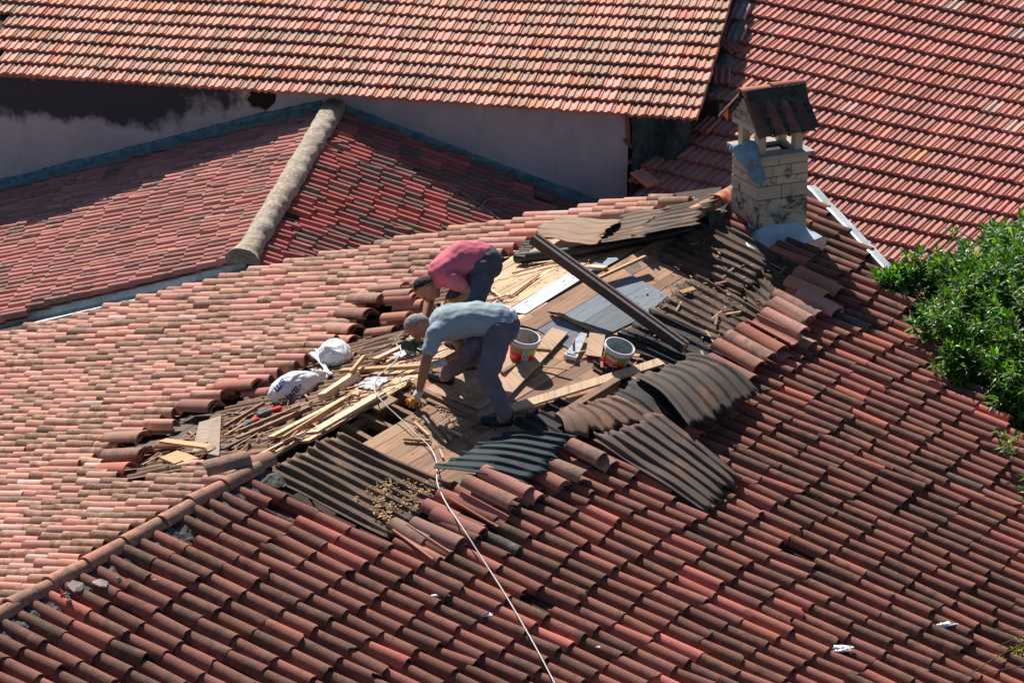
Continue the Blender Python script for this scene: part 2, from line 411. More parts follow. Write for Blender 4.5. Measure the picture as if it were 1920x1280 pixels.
# ridge tiles and their mortar
mb = MB(); rr = random.Random(11); r = H(A_RIDGE); a0 = float((ridge_pt(-400) - P0) @ r); a1 = float((ridge_pt(452) - P0) @ r)
def ridge_caps(mb, s0, s1, w=0.160, hh=0.080, base=0.0, cols=None):
    s = s0
    while s < s1:
        L = rr.uniform(0.36, 0.42)
        U, V = rot2(-r, np.array([-r[1], r[0], 0]), rr.gauss(0, 0.03))
        o = P0 + r * (s + L) + np.array([0, 0, -0.055 + base + 0.02 * noise.noise(Vector((s, 1, 1)))])
        barrel(mb, o, U, V, np.array([0, 0, 1.0]), L + 0.05, w * 0.9, w, hh, 0.018, jitc(cols or (0.42, 0.18, 0.13), rr, 0.18, rr.uniform(0.55, 0.8)))
        s += L
ridge_caps(mb, a0, a1); child(mb, 'ridge_tiles', M_SUN, house)
mb = MB(); b0 = float((ridge_pt(1302) - P0) @ r); b1 = float((ridge_pt(1372) - P0) @ r)
ridge_caps(mb, b0, b1, 0.17, 0.09, 0.03, (0.62, 0.22, 0.11)); child(mb, 'ridge_tiles', M_MID, house)
def rough_strip(pl, pts, halfw, h, amp, seed, n_across=9, step=0.05):
    """lumpy mortar laid along a line"""
    P = [np.asarray(p, float) for p in pts]; G = []
    for a, b in zip(P[:-1], P[1:]):
        k = max(2, int(np.linalg.norm(b - a) / step)); side = nrm(np.cross(pl.n, b - a))
        for i in range(k):
            c = a + (b - a) * i / k; row = []
            for j in range(n_across):
                t = -1 + 2 * j / (n_across - 1); q = c + side * halfw * t * (1 + 0.35 * noise.noise(Vector(tuple(c * 6)) + Vector((seed, t > 0, 0))))
                bmpv = noise.noise(Vector(tuple(q * 14)) + Vector((seed, 0, 0))) * amp + noise.noise(Vector(tuple(q * 37))) * amp * 0.5
                row.append(q + pl.n * (h * (1 - t * t) + bmpv - 0.02 * abs(t) ** 3))
            G.append(row)
    m = MB(); m.grid(G, (1, 1, 1, .5), False); return m
m = rough_strip(PF, [ridge_pt(x) - np.array([0, 0, 0.055]) + PF.u * 0.13 for x in (-400, 0, 200, 350, 440, 500)], 0.13, 0.015, 0.022, 3, n_across=15, step=0.03)
child(m, 'mortar', M_CEMD, house)
# boarded deck, one mesh per slope, every plank its own strip
def deck(pl, poly, hole, w, h, colfun, seed, name, th=0.022):
    rr = random.Random(seed); mb = MB(); pts = [pl.uv(*p) for p in poly]; hp = [pl.uv(*p) for p in hole]
    u0, u1 = min(p[0] for p in pts), max(p[0] for p in pts); u = u0
    def cuts(P, uc):
        c = []
        for i in range(len(P)):
            (ua, va), (ub, vb) = P[i], P[(i + 1) % len(P)]
            if (ua > uc) != (ub > uc): c.append(va + (vb - va) * (uc - ua) / (ub - ua))
        return sorted(c)
    while u < u1:
        ww = w * rr.uniform(0.9, 1.12); uc = u + ww / 2; u += ww
        iv = cuts(pts, uc); hv = cuts(hp, uc) if hp else []
        segs = [(iv[i], iv[i + 1]) for i in range(0, len(iv) - 1, 2)]
        for k in range(0, len(hv) - 1, 2):
            ns = []
            for a, b in segs:
                if hv[k] > a: ns.append((a, min(b, hv[k])))
                if hv[k + 1] < b: ns.append((max(a, hv[k + 1]), b))
            segs = [q for q in ns if q[1] - q[0] > 0.03]
        for a, b in segs:
            x = a + rr.uniform(-0.02, 0.02)
            while x < b:
                L = min(rr.uniform(0.7, 1.7), b - x)
                if b - x - L < 0.25: L = b - x
                c = pl.P(uc, x + L / 2, h - th / 2 + rr.uniform(-0.004, 0.003))
                mb.box(c, pl.u * (ww / 2 - 0.0025), pl.v * (L / 2 - 0.002), pl.n * th / 2, colfun(rr)); x += L
    return child(mb, name, M_WOOD, house)
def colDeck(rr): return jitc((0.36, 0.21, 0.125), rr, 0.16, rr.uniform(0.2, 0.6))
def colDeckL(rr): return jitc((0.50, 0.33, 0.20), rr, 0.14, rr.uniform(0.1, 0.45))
HOLE = [(630, 822), (728, 750), (772, 716), (806, 728), (792, 757), (745, 782), (684, 830), (655, 838)]
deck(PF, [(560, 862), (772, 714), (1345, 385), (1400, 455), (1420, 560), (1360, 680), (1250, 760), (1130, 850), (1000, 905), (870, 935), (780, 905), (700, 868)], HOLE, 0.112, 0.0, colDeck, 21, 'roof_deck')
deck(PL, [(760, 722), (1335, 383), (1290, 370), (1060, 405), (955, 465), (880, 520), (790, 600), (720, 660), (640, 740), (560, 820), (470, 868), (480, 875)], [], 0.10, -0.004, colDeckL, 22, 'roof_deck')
def colDark(rr): return jitc((0.10, 0.065, 0.045), rr, .2, .6)
deck(PL, [(480, 864), (400, 878), (190, 918), (165, 850), (290, 765), (420, 695), (600, 615), (700, 555), (800, 520), (860, 560), (730, 680), (600, 800)], [], 0.12, -0.035, colDark, 23, 'underlay_boards')
mb = MB()
for x, y, x2, y2 in ((640, 800, 705, 836), (668, 778, 748, 814), (700, 752, 790, 792), (735, 735, 810, 770)):
    a, b = PF.at(x, y, -0.10), PF.at(x2, y2, -0.10); mb.box((a + b) / 2, (b - a) / 2, PF.v * 0.025, PF.n * 0.04, (0.26, 0.15, 0.09, 0.3))
a, b = PF.at(655, 812, -0.13), PF.at(800, 722, -0.13); mb.box((a + b) / 2, (b - a) / 2, PF.u * 0.03, PF.n * 0.05, (0.2, 0.12, 0.08, 0.3))
child(mb, 'rafter', M_WOOD, house)
def quad_panel(pl, q, h, th, col, parent=None, name='deck_panel', label=None):
    mb = MB(); t = [pl.at(x, y, h + th) for x, y in q]; c = sum(t) / 4
    t = [p + (p - c) * 0.0 for p in t]; b = [p - pl.n * th for p in t]
    mb.add(t + b, [(0, 1, 2, 3), (7, 6, 5, 4), (0, 4, 5, 1), (1, 5, 6, 2), (2, 6, 7, 3), (3, 7, 4, 0)], col)
    o = child(mb, name, M_WOOD, parent) if parent else mb.build(name, M_WOOD, None, origin=sum(b) / 4)
    if label: tag(o, label)
    return o
BG, BG2 = (0.20, 0.25, 0.30, 0.30), (0.15, 0.18, 0.21, 0.45)
for pl, q, col, h in [
    (PL, [(950, 582), (1088, 498), (1108, 512), (985, 588)], (0.42, 0.48, 0.54, 0.12), 0.004),
    (PL, [(1098, 500), (1150, 478), (1160, 486), (1112, 512)], BG, 0.004),
    (PF, [(1025, 583), (1100, 537), (1122, 550), (1059, 588)], (0.38, 0.22, 0.14, 0.2), 0.004),
    (PF, [(1059, 589), (1122, 551), (1150, 569), (1088, 607)], BG, 0.005), (PF, [(1088, 608), (1150, 570), (1194, 600), (1131, 630)], BG2, 0.006),
    (PF, [(1147, 539), (1184, 515), (1253, 553), (1215, 588)], BG, 0.005), (PF, [(1119, 523), (1165, 500), (1183, 515), (1147, 538)], (0.42, 0.25, 0.16, 0.15), 0.007),
    (PF, [(1008, 618), (1047, 594), (1102, 626), (1070, 655)], BG2, 0.004), (PF, [(972, 607), (1022, 583), (1045, 594), (1006, 617)], (0.30, 0.17, 0.10, 0.3), 0.008),
    (PF, [(796, 728), (868, 690), (948, 735), (900, 768)], (0.52, 0.34, 0.23, 0.05), 0.004), (PF, [(868, 689), (972, 640), (1020, 680), (948, 734)], (0.56, 0.38, 0.27, 0.05), 0.005),
    (PL, [(640, 792), (706, 742), (772, 706), (760, 722)], (0.58, 0.42, 0.25, 0.15), 0.010), (PL, [(655, 722), (700, 705), (735, 708), (700, 730)], (0.42, 0.45, 0.50, 0.2), 0.006)]:
    quad_panel(pl, q, h, 0.006, col, house)

# ------------------------------------------------------------------ corrugated bitumen sheets
def corr(name, pl, A, B, C, D, col, parent=None, label=None, cat=None, group=None, pitch=0.125, amp=0.040, torn=0.07, sag=0.022, seed=0, over=0.0, flat=0.42):
    """ribs run from edge A-B to edge D-C; each corner is (px, py, height above the slope)"""
    a, b, c, d = (pl.at(q[0], q[1], q[2]) for q in (A, B, C, D))
    W_ = (np.linalg.norm(b - a) + np.linalg.norm(c - d)) / 2; L_ = (np.linalg.norm(d - a) + np.linalg.norm(c - b)) / 2
    nr = max(2, round(W_ / pitch)); nx = nr * 14; ny = max(5, int(L_ / 0.06)); nn = nrm(np.cross(b - a, d - a)); nn = nn if nn[2] > 0 else -nn
    G = []
    for j in range(ny + 1):
        row = []
        for i in range(nx + 1):
            s = i / nx; t = j / ny
            e0 = torn * (noise.noise(Vector((s * nr * 0.7, seed, 0))) + 0.6 * noise.noise(Vector((s * nr * 2.6, seed + 3, 0)))) / max(L_, .1)
            e1 = torn * (noise.noise(Vector((s * nr * 0.7, seed + 9, 0))) + 0.6 * noise.noise(Vector((s * nr * 2.6, seed + 13, 0)))) / max(L_, .1)
            tt = e0 + (1 + e1 - e0) * t
            p = a * (1 - s) * (1 - tt) + b * s * (1 - tt) + c * s * tt + d * (1 - s) * tt
            ph = (s * nr) % 1.0; x = abs(ph - 0.5) * 2
            rib = 0.5 + 0.5 * math.cos(math.pi * min(1, x / flat)) if x < flat else 0
            q = Vector((s * W_ * 1.6, tt * L_ * 1.3, seed * 1.7))
            hgt = amp * rib * (0.85 + 0.5 * noise.noise(q * 2.4) + 0.35 * noise.noise(Vector((math.floor(s * nr) * 3.7, tt * 2, seed)))) + sag * (noise.noise(q) + 0.4 * noise.noise(q * 2.7)) + over * math.sin(math.pi * tt)
            row.append(p + nn * hgt)
        G.append(row)
    mb = MB(); mb.grid(G, col, True)
    if parent: o = child(mb, name, M_CORR, parent)
    else: o = mb.build(name, M_CORR, None, origin=(a + b + c + d) / 4)
    sm = o.modifiers.new('thick', 'SOLIDIFY'); sm.thickness = 0.005; sm.offset = -1
    return tag(o, label, cat, group)
BR, BR2, BK = (0.080, 0.050, 0.036, 0.56), (0.105, 0.066, 0.045, 0.62), (0.03, 0.028, 0.029, 0.36)
corr('underlay_sheet', PF, (640, 810, .03), (490, 890, .02), (735, 1012, .02), (852, 908, .03), BR2, house, seed=1, torn=0.05)
corr('underlay_sheet', PF, (1325, 402, .05), (1232, 482, .03), (1388, 553, .03), (1470, 478, .04), BR, house, seed=2)
corr('underlay_sheet', PF, (1452, 470, .03), (1380, 545, .02), (1440, 592, .02), (1530, 520, .02), BR, house, seed=3)
corr('underlay_sheet', PF, (1305, 510, .02), (1215, 590, .02), (1372, 662, .02), (1440, 590, .02), BR, house, seed=4)
corr('underlay_sheet', PF, (1222, 582, .03), (1150, 636, .02), (1318, 715, .02), (1385, 655, .03), BK, house, seed=5)
corr('underlay_sheet', PF, (1160, 640, .012), (1110, 690, .012), (1240, 770, .012), (1330, 712, .012), BK, house, seed=6)
corr('underlay_sheet', PF, (1050, 745, .012), (960, 790, .012), (1060, 850, .012), (1160, 790, .012), BK, house, seed=7)
for k, (A, B, C, D) in enumerate([((700, 690, .02), (610, 765, .01), (380, 800, .01), (480, 735, .02)), ((790, 600, .03), (700, 695, .01), (560, 715, .01), (640, 640, .02)), ((610, 762, .01), (500, 855, .01), (300, 858, .01), (385, 795, .01)),
                              ((440, 812, .02), (360, 880, .02), (190, 905, .0), (215, 850, .0)), ((960, 470, .03), (800, 600, .01), (730, 600, .01), (820, 520, .02))]):
    corr('underlay_sheet', PL, A, B, C, D, (0.17, 0.095, 0.062, 0.66), house, seed=20 + k, amp=0.026, torn=0.1)
GS = 'loose corrugated roofing sheets left around the open roof'
corr('corrugated_sheet', PF, (1192, 706, .17), (1312, 668, .13), (1428, 738, .17), (1296, 800, .26), (0.055, 0.042, 0.036, 0.45), None, 'dark corrugated sheet bent over the tiles, right of the long pale plank', 'roofing sheet', GS, pitch=0.12, amp=0.036, seed=31, over=0.07, sag=0.03, torn=.12)
corr('corrugated_sheet', PF, (1150, 735, .10), (1205, 705, .12), (1300, 790, .12), (1262, 812, .10), (0.025, 0.025, 0.026, 0.25), None, 'black crumpled sheet edge tucked below the dark bent corrugated sheet', 'roofing sheet', GS, pitch=0.11, amp=0.026, seed=32, over=0.05, sag=0.05)
corr('corrugated_sheet', PF, (1143, 742, .10), (1044, 774, .10), (1062, 822, .12), (1238, 784, .16), (0.13, 0.072, 0.05, 0.55), None, 'rusty brown torn sheet just above the long corrugated sheet', 'roofing sheet', GS, pitch=0.12, amp=0.028, seed=33, over=0.04, sag=0.04, torn=.15)
corr('corrugated_sheet', PF, (1112, 824, .12), (1238, 772, .22), (1392, 898, .10), (1322, 962, .07), (0.085, 0.06, 0.052, 0.48), None, 'longest brown corrugated sheet sloping down over the old tiles', 'roofing sheet', GS, pitch=0.11, amp=0.034, seed=34, over=0.02, sag=0.03, torn=.12)
corr('corrugated_sheet', PF, (952, 808, .08), (817, 876, .10), (990, 904, .20), (1078, 814, .18), (0.02, 0.038, 0.043, 0.15), None, 'dark blue green corrugated sheet lying on stacked clay tiles', 'roofing sheet', GS, pitch=0.12, amp=0.030, seed=35, over=0.03, sag=0.02, torn=.1)
corr('corrugated_sheet', PL, (1165, 412, .17), (1115, 456, .17), (995, 446, .15), (1045, 408, .15), (0.24, 0.165, 0.115, 0.6), None, 'pale tan torn sheet under the upper end of the dark beam', 'roofing sheet', GS, pitch=0.16, amp=0.012, seed=36, sag=0.05, torn=0.1)
corr('corrugated_sheet', PL, (1262, 388, .15), (1205, 446, .15), (1110, 454, .14), (1165, 404, .15), (0.13, 0.09, 0.065, 0.55), None, 'brown torn sheet in the middle of the pile left of the chimney', 'roofing sheet', GS, pitch=0.12, amp=0.02, seed=37, sag=0.05, torn=0.12)
corr('corrugated_sheet', PL, (1345, 362, .15), (1305, 420, .15), (1195, 446, .14), (1255, 390, .15), (0.09, 0.065, 0.05, 0.5), None, 'dark brown torn sheet nearest the chimney in the upper pile', 'roofing sheet', GS, pitch=0.12, amp=0.02, seed=38, sag=0.05, torn=0.12)
corr('corrugated_sheet', PL, (1010, 450, .10), (985, 484, .08), (965, 482, .08), (985, 452, .09), (0.10, 0.09, 0.085, 0.5), None, 'small stub of dark sheeting poking out beneath the end of the beam', 'roofing sheet', GS, pitch=0.09, amp=0.02, seed=39, sag=0.02)
M_BLACK = plain('black membrane', (0.022, 0.026, 0.03), 0.38, 0.4, 8)
mb = MB(); pts = [PL.at(x, y, .06) for x, y in ((969, 484), (1010, 480), (1060, 474), (1110, 467), (1160, 458), (1222, 446), (1300, 428))]
mb.tube(pts, [0.05, .05, .046, .05, .045, .045, .03], 12)
tag(mb.build('membrane_roll', M_BLACK, origin=pts[0]), 'long black roll of roofing membrane under the torn sheets', 'roll')

# ------------------------------------------------------------------ boards
ML_ = {'new': (0.64, 0.46, 0.31, 0.02), 'mdf': (0.58, 0.39, 0.27, 0.02), 'gold': (0.48, 0.30, 0.15, 0.2), 'brown': (0.27, 0.16, 0.10, 0.4), 'grey': (0.30, 0.23, 0.17, 0.5), 'dark': (0.12, 0.08, 0.06, 0.5)}
def board(pl, a, b, w, t, col, label, h=(0.01, 0.01), roll=0.0, taper=1.0, name='wooden_board', cat='board', group='loose boards on the open roof'):
    A, B = pl.at(a[0], a[1], h[0] + t / 2), pl.at(b[0], b[1], h[1] + t / 2)
    d = B - A; L = np.linalg.norm(d); d = d / L; s = nrm(np.cross(pl.n, d)); n = np.cross(d, s)
    s, n = rot2(s, n, roll)
    bm = bmesh.new(); bmesh.ops.create_cube(bm, size=1)
    for v in bm.verts:
        k = taper if v.co.x > 0 else 1.0
        v.co.y *= w * k; v.co.z *= t; v.co.x *= L
        if v.co.x > 0 and rnd.random() < 0.5: v.co.x -= rnd.uniform(0, min(0.05, L * 0.08))
    bmesh.ops.bevel(bm, geom=bm.edges[:], offset=min(0.0025, t * 0.15), segments=1)
    me = bpy.data.meshes.new(name); bm.to_mesh(me); bm.free(); me.materials.append(M_WOOD)
    c = ML_[col] if isinstance(col, str) else col; k = rnd.uniform(0.88, 1.1)
    ca = me.attributes.new('tcol', 'FLOAT_COLOR', 'CORNER'); ca.data.foreach_set('color', np.tile(np.array([c[0] * k, c[1] * k, c[2] * k, c[3]], dtype=np.float32), len(me.loops)))
    o = bpy.data.objects.new(name, me); COL.objects.link(o)
    # grain texture space follows the slope: geometry stays in local axes rotated by the object
    o.matrix_world = Matrix(((d[0], s[0], n[0], (A[0] + B[0]) / 2), (d[1], s[1], n[1], (A[1] + B[1]) / 2), (d[2], s[2], n[2], (A[2] + B[2]) / 2), (0, 0, 0, 1)))
    return tag(o, label, cat, group)
BD = [
 (PF, (957, 766), (1240, 678), .095, .02, 'new', 'long pale plank running from the shoe to the bent dark sheet', (.03, .06)),
 (PF, (1120, 627), (1112, 669), .13, .02, 'mdf', 'short square board leaning between scraper and open bucket', (.04, .015)),
 (PF, (1046, 588), (1136, 631), .03, .02, 'gold', 'thin reddish batten lying above the metal scraper', (.01, .01)),
 (PF, (1000, 653), (1032, 656), .035, .03, 'gold', 'short batten behind the bucket with the white label', (.02, .02)),
 (PF, (941, 699), (975, 678), .028, .025, 'brown', 'small splintered brown stick in front of the labelled bucket', (.01, .02)),
 (PF, (1050, 620), (936, 742), .14, .018, 'mdf', 'wide tan board stretching down left beside the scraper', (.016, .016)),
 (PF, (1046, 782), (1158, 712), .06, .045, 'brown', 'rough brown plank crossing below the long pale plank', (.05, .09)),
 (PL, (604, 746), (672, 701), .075, .07, 'new', 'thick squared timber pointing up from the white bags', (.02, .02)),
 (PL, (659, 697), (684, 667), .03, .03, 'gold', 'short batten balanced on the top of the thick timber', (.10, .10)),
 (PL, (508, 820), (653, 744), .07, .022, 'new', 'pale board with a square end left of the widest board', (.05, .05)),
 (PL, (532, 822), (660, 743), .03, .045, 'gold', 'narrow batten squeezed beside the pale square ended board', (.02, .03)),
 (PL, (585, 812), (714, 737), .125, .022, 'new', 'widest pale board beside the dark opening in the roof', (.04, .04)),
 (PL, (491, 850), (572, 809), .035, .015, 'new', 'thin pointed offcut nearest the corrugated underlay', (.03, .03)),
 (PL, (446, 823), (582, 764), .05, .035, 'brown', 'long brown batten below the printed white bag', (.03, .03)),
 (PL, (450, 808), (562, 762), .035, .03, 'brown', 'second brown batten just behind the long brown batten', (.03, .03)),
 (PL, (484, 707), (590, 659), .05, .03, 'gold', 'golden batten running behind both white bags', (.05, .05)),
 (PL, (640, 695), (792, 686), .06, .03, 'gold', 'horizontal golden plank reaching the kneeling side glove', (.03, .03)),
 (PL, (703, 674), (758, 648), .085, .022, 'mdf', 'pale board end lying under the power saw', (.05, .05)),
 (PL, (668, 722), (671, 742), .025, .02, 'gold', 'little upright offcut beside the white cable', (.03, .03)),
 (PF, (872, 741), (905, 733), .085, .04, 'gold', 'small rectangular wood block by the standing leg', (.01, .01)),
 (PF, (775, 724), (893, 779), .045, .035, 'brown', 'dark brown batten lying beside the gloved hand', (.01, .01)),
 (PF, (800, 748), (905, 790), .045, .012, 'brown', 'thinner brown strip parallel to the batten by the hand', (.01, .01)),
 (PF, (793, 780), (838, 832), .022, .02, 'grey', 'slim grey stick on the bare deck boards', (.02, .01)),
 (PF, (777, 792), (804, 816), .022, .018, 'new', 'short pale stick touching the white cable', (.01, .01)),
 (PF, (756, 822), (807, 826), .022, .018, 'gold', 'golden splinter crossing under the white cable', (.01, .01)),
 (PF, (825, 798), (846, 826), .028, .02, 'grey', 'grey chip of wood lying right of the slim stick', (.01, .01)),
 (PF, (832, 803), (867, 816), .02, .015, 'new', 'pale sliver at the right end of the scattered sticks', (.01, .02)),
 (PF, (824, 842), (831, 859), .016, .012, 'new', 'tiny pale sliver near the blue green sheet', (.01, .01)),
 (PL, (404, 784), (400, 858), .10, .02, 'grey', 'grey brown plank standing upright left of the red gloves', (.05, .02)),
 (PL, (386, 790), (374, 846), .11, .02, 'grey', 'second grey brown plank, just left of the upright one', (.04, .02)),
 (PL, (305, 826), (396, 838), .07, .02, 'gold', 'golden board lying across the stacked salmon tiles', (.10, .10)),
 (PL, (318, 852), (366, 872), .17, .02, 'gold', 'square golden offcut in front of the grey planks', (.05, .02)),
 (PL, (420, 800), (494, 756), .03, .025, 'brown', 'brown batten with its upper end behind the printed bag', (.05, .05)),
 (PL, (417, 842), (470, 816), .06, .02, 'dark', 'dark short board below the brown battens', (.03, .03)),
 (PL, (909, 534), (941, 558), .022, .015, 'new', 'white stick behind the legs of the man in pink', (.02, .02)),
 (PL, (1120, 522), (1212, 480), .055, .02, 'gold', 'golden wedge shaped plank above the dark beam', (.03, .02)),
 (PL, (1105, 500), (1136, 503), .05, .025, 'new', 'little pale block right above the dark beam', (.03, .03)),
 (PL, (960, 512), (1048, 490), .025, .012, 'gold', 'splintered strip below the black membrane roll', (.02, .02)),
 (PL, (955, 556), (1010, 515), .03, .012, 'gold', 'golden strip on the deck behind the man in pink', (.01, .01)),
 (PF, (1146, 660), (1200, 668), .05, .02, 'gold', 'golden offcut showing behind the open bucket', (.01, .01)),
 (PF, (1276, 549), (1302, 541), .05, .02, 'gold', 'curled wood chip at the edge of the corrugated underlay', (.03, .03)),
 (PF, (1323, 620), (1341, 646), .018, .012, 'gold', 'small orange splinter near the right tile pile', (.05, .05)),
 (PF, (1186, 712), (1214, 706), .05, .03, 'gold', 'split piece of wood at the left corner of the bent sheet', (.08, .08)),
]
for b_ in BD: board(*b_[:6], b_[6], h=b_[7])
# dark beam
A, B = PL.at(1000, 447, .55), PF.at(1284, 652, .08)
mb = MB(); d = nrm(B - A); s = nrm(np.cross([0, 0, 1], d)); n = np.cross(d, s); beam = empty('dark_beam', tuple((A + B) / 2), 'long dark brown beam lying diagonally across the open roof', 'beam')
mb.box((A + B) / 2, (B - A) / 2, s * .044, n * .036, (0.085, 0.06, 0.058, 0.15)); child(mb, 'beam_body', M_WOOD, beam)
mb = MB()
for off in (-.029, .029): mb.box((A + B) / 2 + n * .040 + s * off, (B - A) / 2, s * .012, n * .005, (0.15, 0.125, 0.125, 0.1))
child(mb, 'edge_strip', M_WOOD, beam)
mb = MB(); mb.box(B + d * .003, d * .003, s * .042, n * .034, (0.50, 0.26, 0.12, 0.1)); child(mb, 'sawn_end', M_WOOD, beam)

# ------------------------------------------------------------------ loose clay tiles
def ltile(pl, a, b, h, label, group, col=None, flip=False, mat=None, w=0.175, tilt=0.0, hh=0.07):
    A, B = pl.at(a[0], a[1], h), pl.at(b[0], b[1], h + tilt)
    u = nrm(B - A); v = nrm(np.cross(pl.n, u)); n = np.cross(u, v)
    if n @ pl.n < 0: n = -n
    if flip: n = -n; A = A - n * 0.075; B = B - n * 0.075
    mb = MB(); c = col or jitc(rnd.choice([(0.40, 0.17, 0.12), (0.34, 0.12, 0.09), (0.33, 0.18, 0.13), (0.46, 0.23, 0.17), (0.40, 0.16, 0.11)]), rnd, 0.12, rnd.uniform(0.35, 0.75))
    L = max(0.30, min(0.46, np.linalg.norm(B - A)))
    barrel(mb, A, u, v, n, L, w * 0.84, w, hh, 0.0, c, seg=10)
    return tag(mb.build('clay_tile', mat or M_MID, origin=(A + B) / 2), label, 'roof tile', group)
def stack(pl, a, b, n, h0, what, group, step=0.028, drift=(2.0, 1.5), **k):
    for i in range(n):
        j = (rnd.uniform(-6, 6), rnd.uniform(-2.5, 2.5)); f = n - 1 - i
        pos = 'topmost' if i == n - 1 else 'lower'
        ltile(pl, (a[0] + drift[0] * f + j[0], a[1] + drift[1] * f + j[1]), (b[0] + drift[0] * f + j[0], b[1] + drift[1] * f + j[1]), h0 + step * i,
              ('topmost tile of ' if i == n - 1 else 'tile nested in ') + what, group if i == n - 1 else group + ', lower tiles', **(dict(k, w=k.get('w', .175) * (.88 if pl is PL else 1), hh=.062) if pl is PL else k))
stack(PL, (664, 562), (744, 562), 5, .05, 'the back stack left of the man in pink', 'stacked tiles left of the man in pink', w=.18)
stack(PL, (636, 592), (722, 594), 4, .04, 'the middle stack left of the man in pink', 'stacked tiles left of the man in pink', w=.19)
stack(PL, (616, 618), (706, 624), 3, .03, 'the front stack behind the white bag', 'stacked tiles left of the man in pink', w=.19)
stack(PL, (725, 560), (778, 556), 6, .03, 'the heap of broken tiles under the head of the man in pink', 'tile heap under the pink shirt', w=.17, drift=(5, 6))
stack(PL, (716, 600), (765, 596), 4, .02, 'the low heap above the power saw', 'tile heap under the pink shirt', w=.16, drift=(6, 4))
stack(PL, (416, 728), (502, 722), 3, .03, 'the stack touching the printed bag', 'tiles beside the printed bag', w=.2)
stack(PL, (346, 764), (440, 766), 3, .03, 'the flat dark stack left of the printed bag', 'tiles beside the printed bag', w=.19, step=.02, col=(0.26, 0.12, 0.10, 0.5))
stack(PL, (202, 824), (292, 820), 3, .05, 'the upper stack by the golden board', 'stacked tiles at the left edge of the open roof', w=.19)
stack(PL, (205, 856), (298, 852), 3, .02, 'the lower stack by the golden board', 'stacked tiles at the left edge of the open roof', w=.19)
ltile(PL, (190, 884), (246, 882), .03, 'broken tile lying low at the left edge of the bare underlay', 'single loose tiles on the sunny slope')
ltile(PF, (462, 862), (378, 884), .12, 'dusty ridge tile lying on top of the ridge end', 'loose ridge tiles at the ridge end', w=.19)
ltile(PF, (508, 862), (440, 886), .06, 'speckled ridge tile at the very end of the ridge', 'loose ridge tiles at the ridge end', w=.2)
GP = 'loose tiles piled down the right side of the opening'
for a, b, h, f, lb in [((1476, 530), (1548, 562), .10, 0, 'orange tile on top at the upper end of the right pile'), ((1500, 552), (1570, 590), .08, 0, 'dark tile under the orange one in the right pile'),
    ((1494, 512), (1590, 560), .07, 0, 'grey edged tile above the right pile'), ((1452, 556), (1538, 600), .10, 0, 'tile on its side high in the right pile'),
    ((1432, 590), (1506, 628), .16, 0, 'smooth rounded tile in the middle of the right pile'), ((1408, 606), (1490, 648), .13, 1, 'upturned gutter shaped tile in the middle of the right pile'),
    ((1386, 618), (1468, 664), .11, 0, 'tile just below the upturned one in the right pile'), ((1364, 632), (1448, 678), .12, 0, 'dusty tile with a pale lower rim in the right pile'),
    ((1342, 648), (1428, 694), .10, 0, 'widest salmon tile near the bottom of the right pile'), ((1328, 676), (1410, 718), .07, 0, 'lowest tile of the right pile beside the bent sheet'),
    ((1400, 640), (1476, 680), .04, 0, 'dark tile buried under the middle of the right pile'), ((1440, 612), (1524, 655), .04, 0, 'buried tile right of the smooth one')]:
    ltile(PF, a, b, h, lb, GP, flip=bool(f), w=.19)
stack(PF, (1446, 570), (1512, 606), 6, .04, 'the tightly nested stack high in the right pile', GP, step=.022, drift=(-2, 3), w=.17)
stack(PF, (1480, 545), (1556, 585), 4, .0, 'the stack behind the nested one in the right pile', GP, step=.024, drift=(4, 3), w=.17)
GC = 'loose tiles piled under the blue green sheet'
for a, b, h, f, lb in [((872, 905), (962, 948), .14, 0, 'speckled tile lying highest left of the blue green sheet'), ((905, 886), (990, 928), .12, 0, 'dark red tile leaning under the edge of the blue green sheet'),
    ((852, 940), (938, 988), .07, 1, 'upturned mossy tile touching the white cable'), ((862, 918), (925, 958), .06, 0, 'small pinkish tile behind the upturned mossy tile'),
    ((812, 966), (902, 1006), .06, 0, 'speckled tile just left of the white cable'), ((772, 984), (862, 1024), .07, 0, 'smooth pale tile left of the cable'),
    ((748, 1000), (832, 1058), .05, 1, 'upturned tile lowest of the centre pile'), ((735, 985), (800, 1020), .04, 0, 'flat tile at the edge of the corrugated underlay'),
    ((1068, 836), (1126, 864), .14, 0, 'smooth brown tile right of the blue green sheet'), ((1090, 850), (1148, 880), .08, 0, 'cracked tile below the long corrugated sheet'),
    ((1030, 872), (1088, 896), .12, 0, 'rounded tile end poking out below the blue green sheet'), ((820, 930), (872, 950), .03, 0, 'broken tile between the cable and the underlay'), ((795, 950), (850, 975), .03, 0, 'tile fragment above the smooth pale tile'),
    ((1200, 745), (1300, 805), .03, 0, 'big round brown tile under the bent dark sheet'), ((1195, 760), (1225, 790), .06, 0, 'purple tile corner between the rusty and bent sheets')]:
    ltile(PF, a, b, h, lb, GC, flip=bool(f), w=.19)
stack(PF, (990, 880), (1060, 915), 4, .02, 'the nested stack right of the blue green sheet', GC, step=.028, drift=(-6, 4), w=.17)
stack(PF, (940, 905), (1010, 940), 4, .0, 'the nested stack below the blue green sheet', GC, step=.028, drift=(-6, 4), w=.17)
stack(PF, (880, 925), (955, 965), 3, .0, 'the stack under the speckled centre tile', GC, step=.028, drift=(3, 3), w=.18)
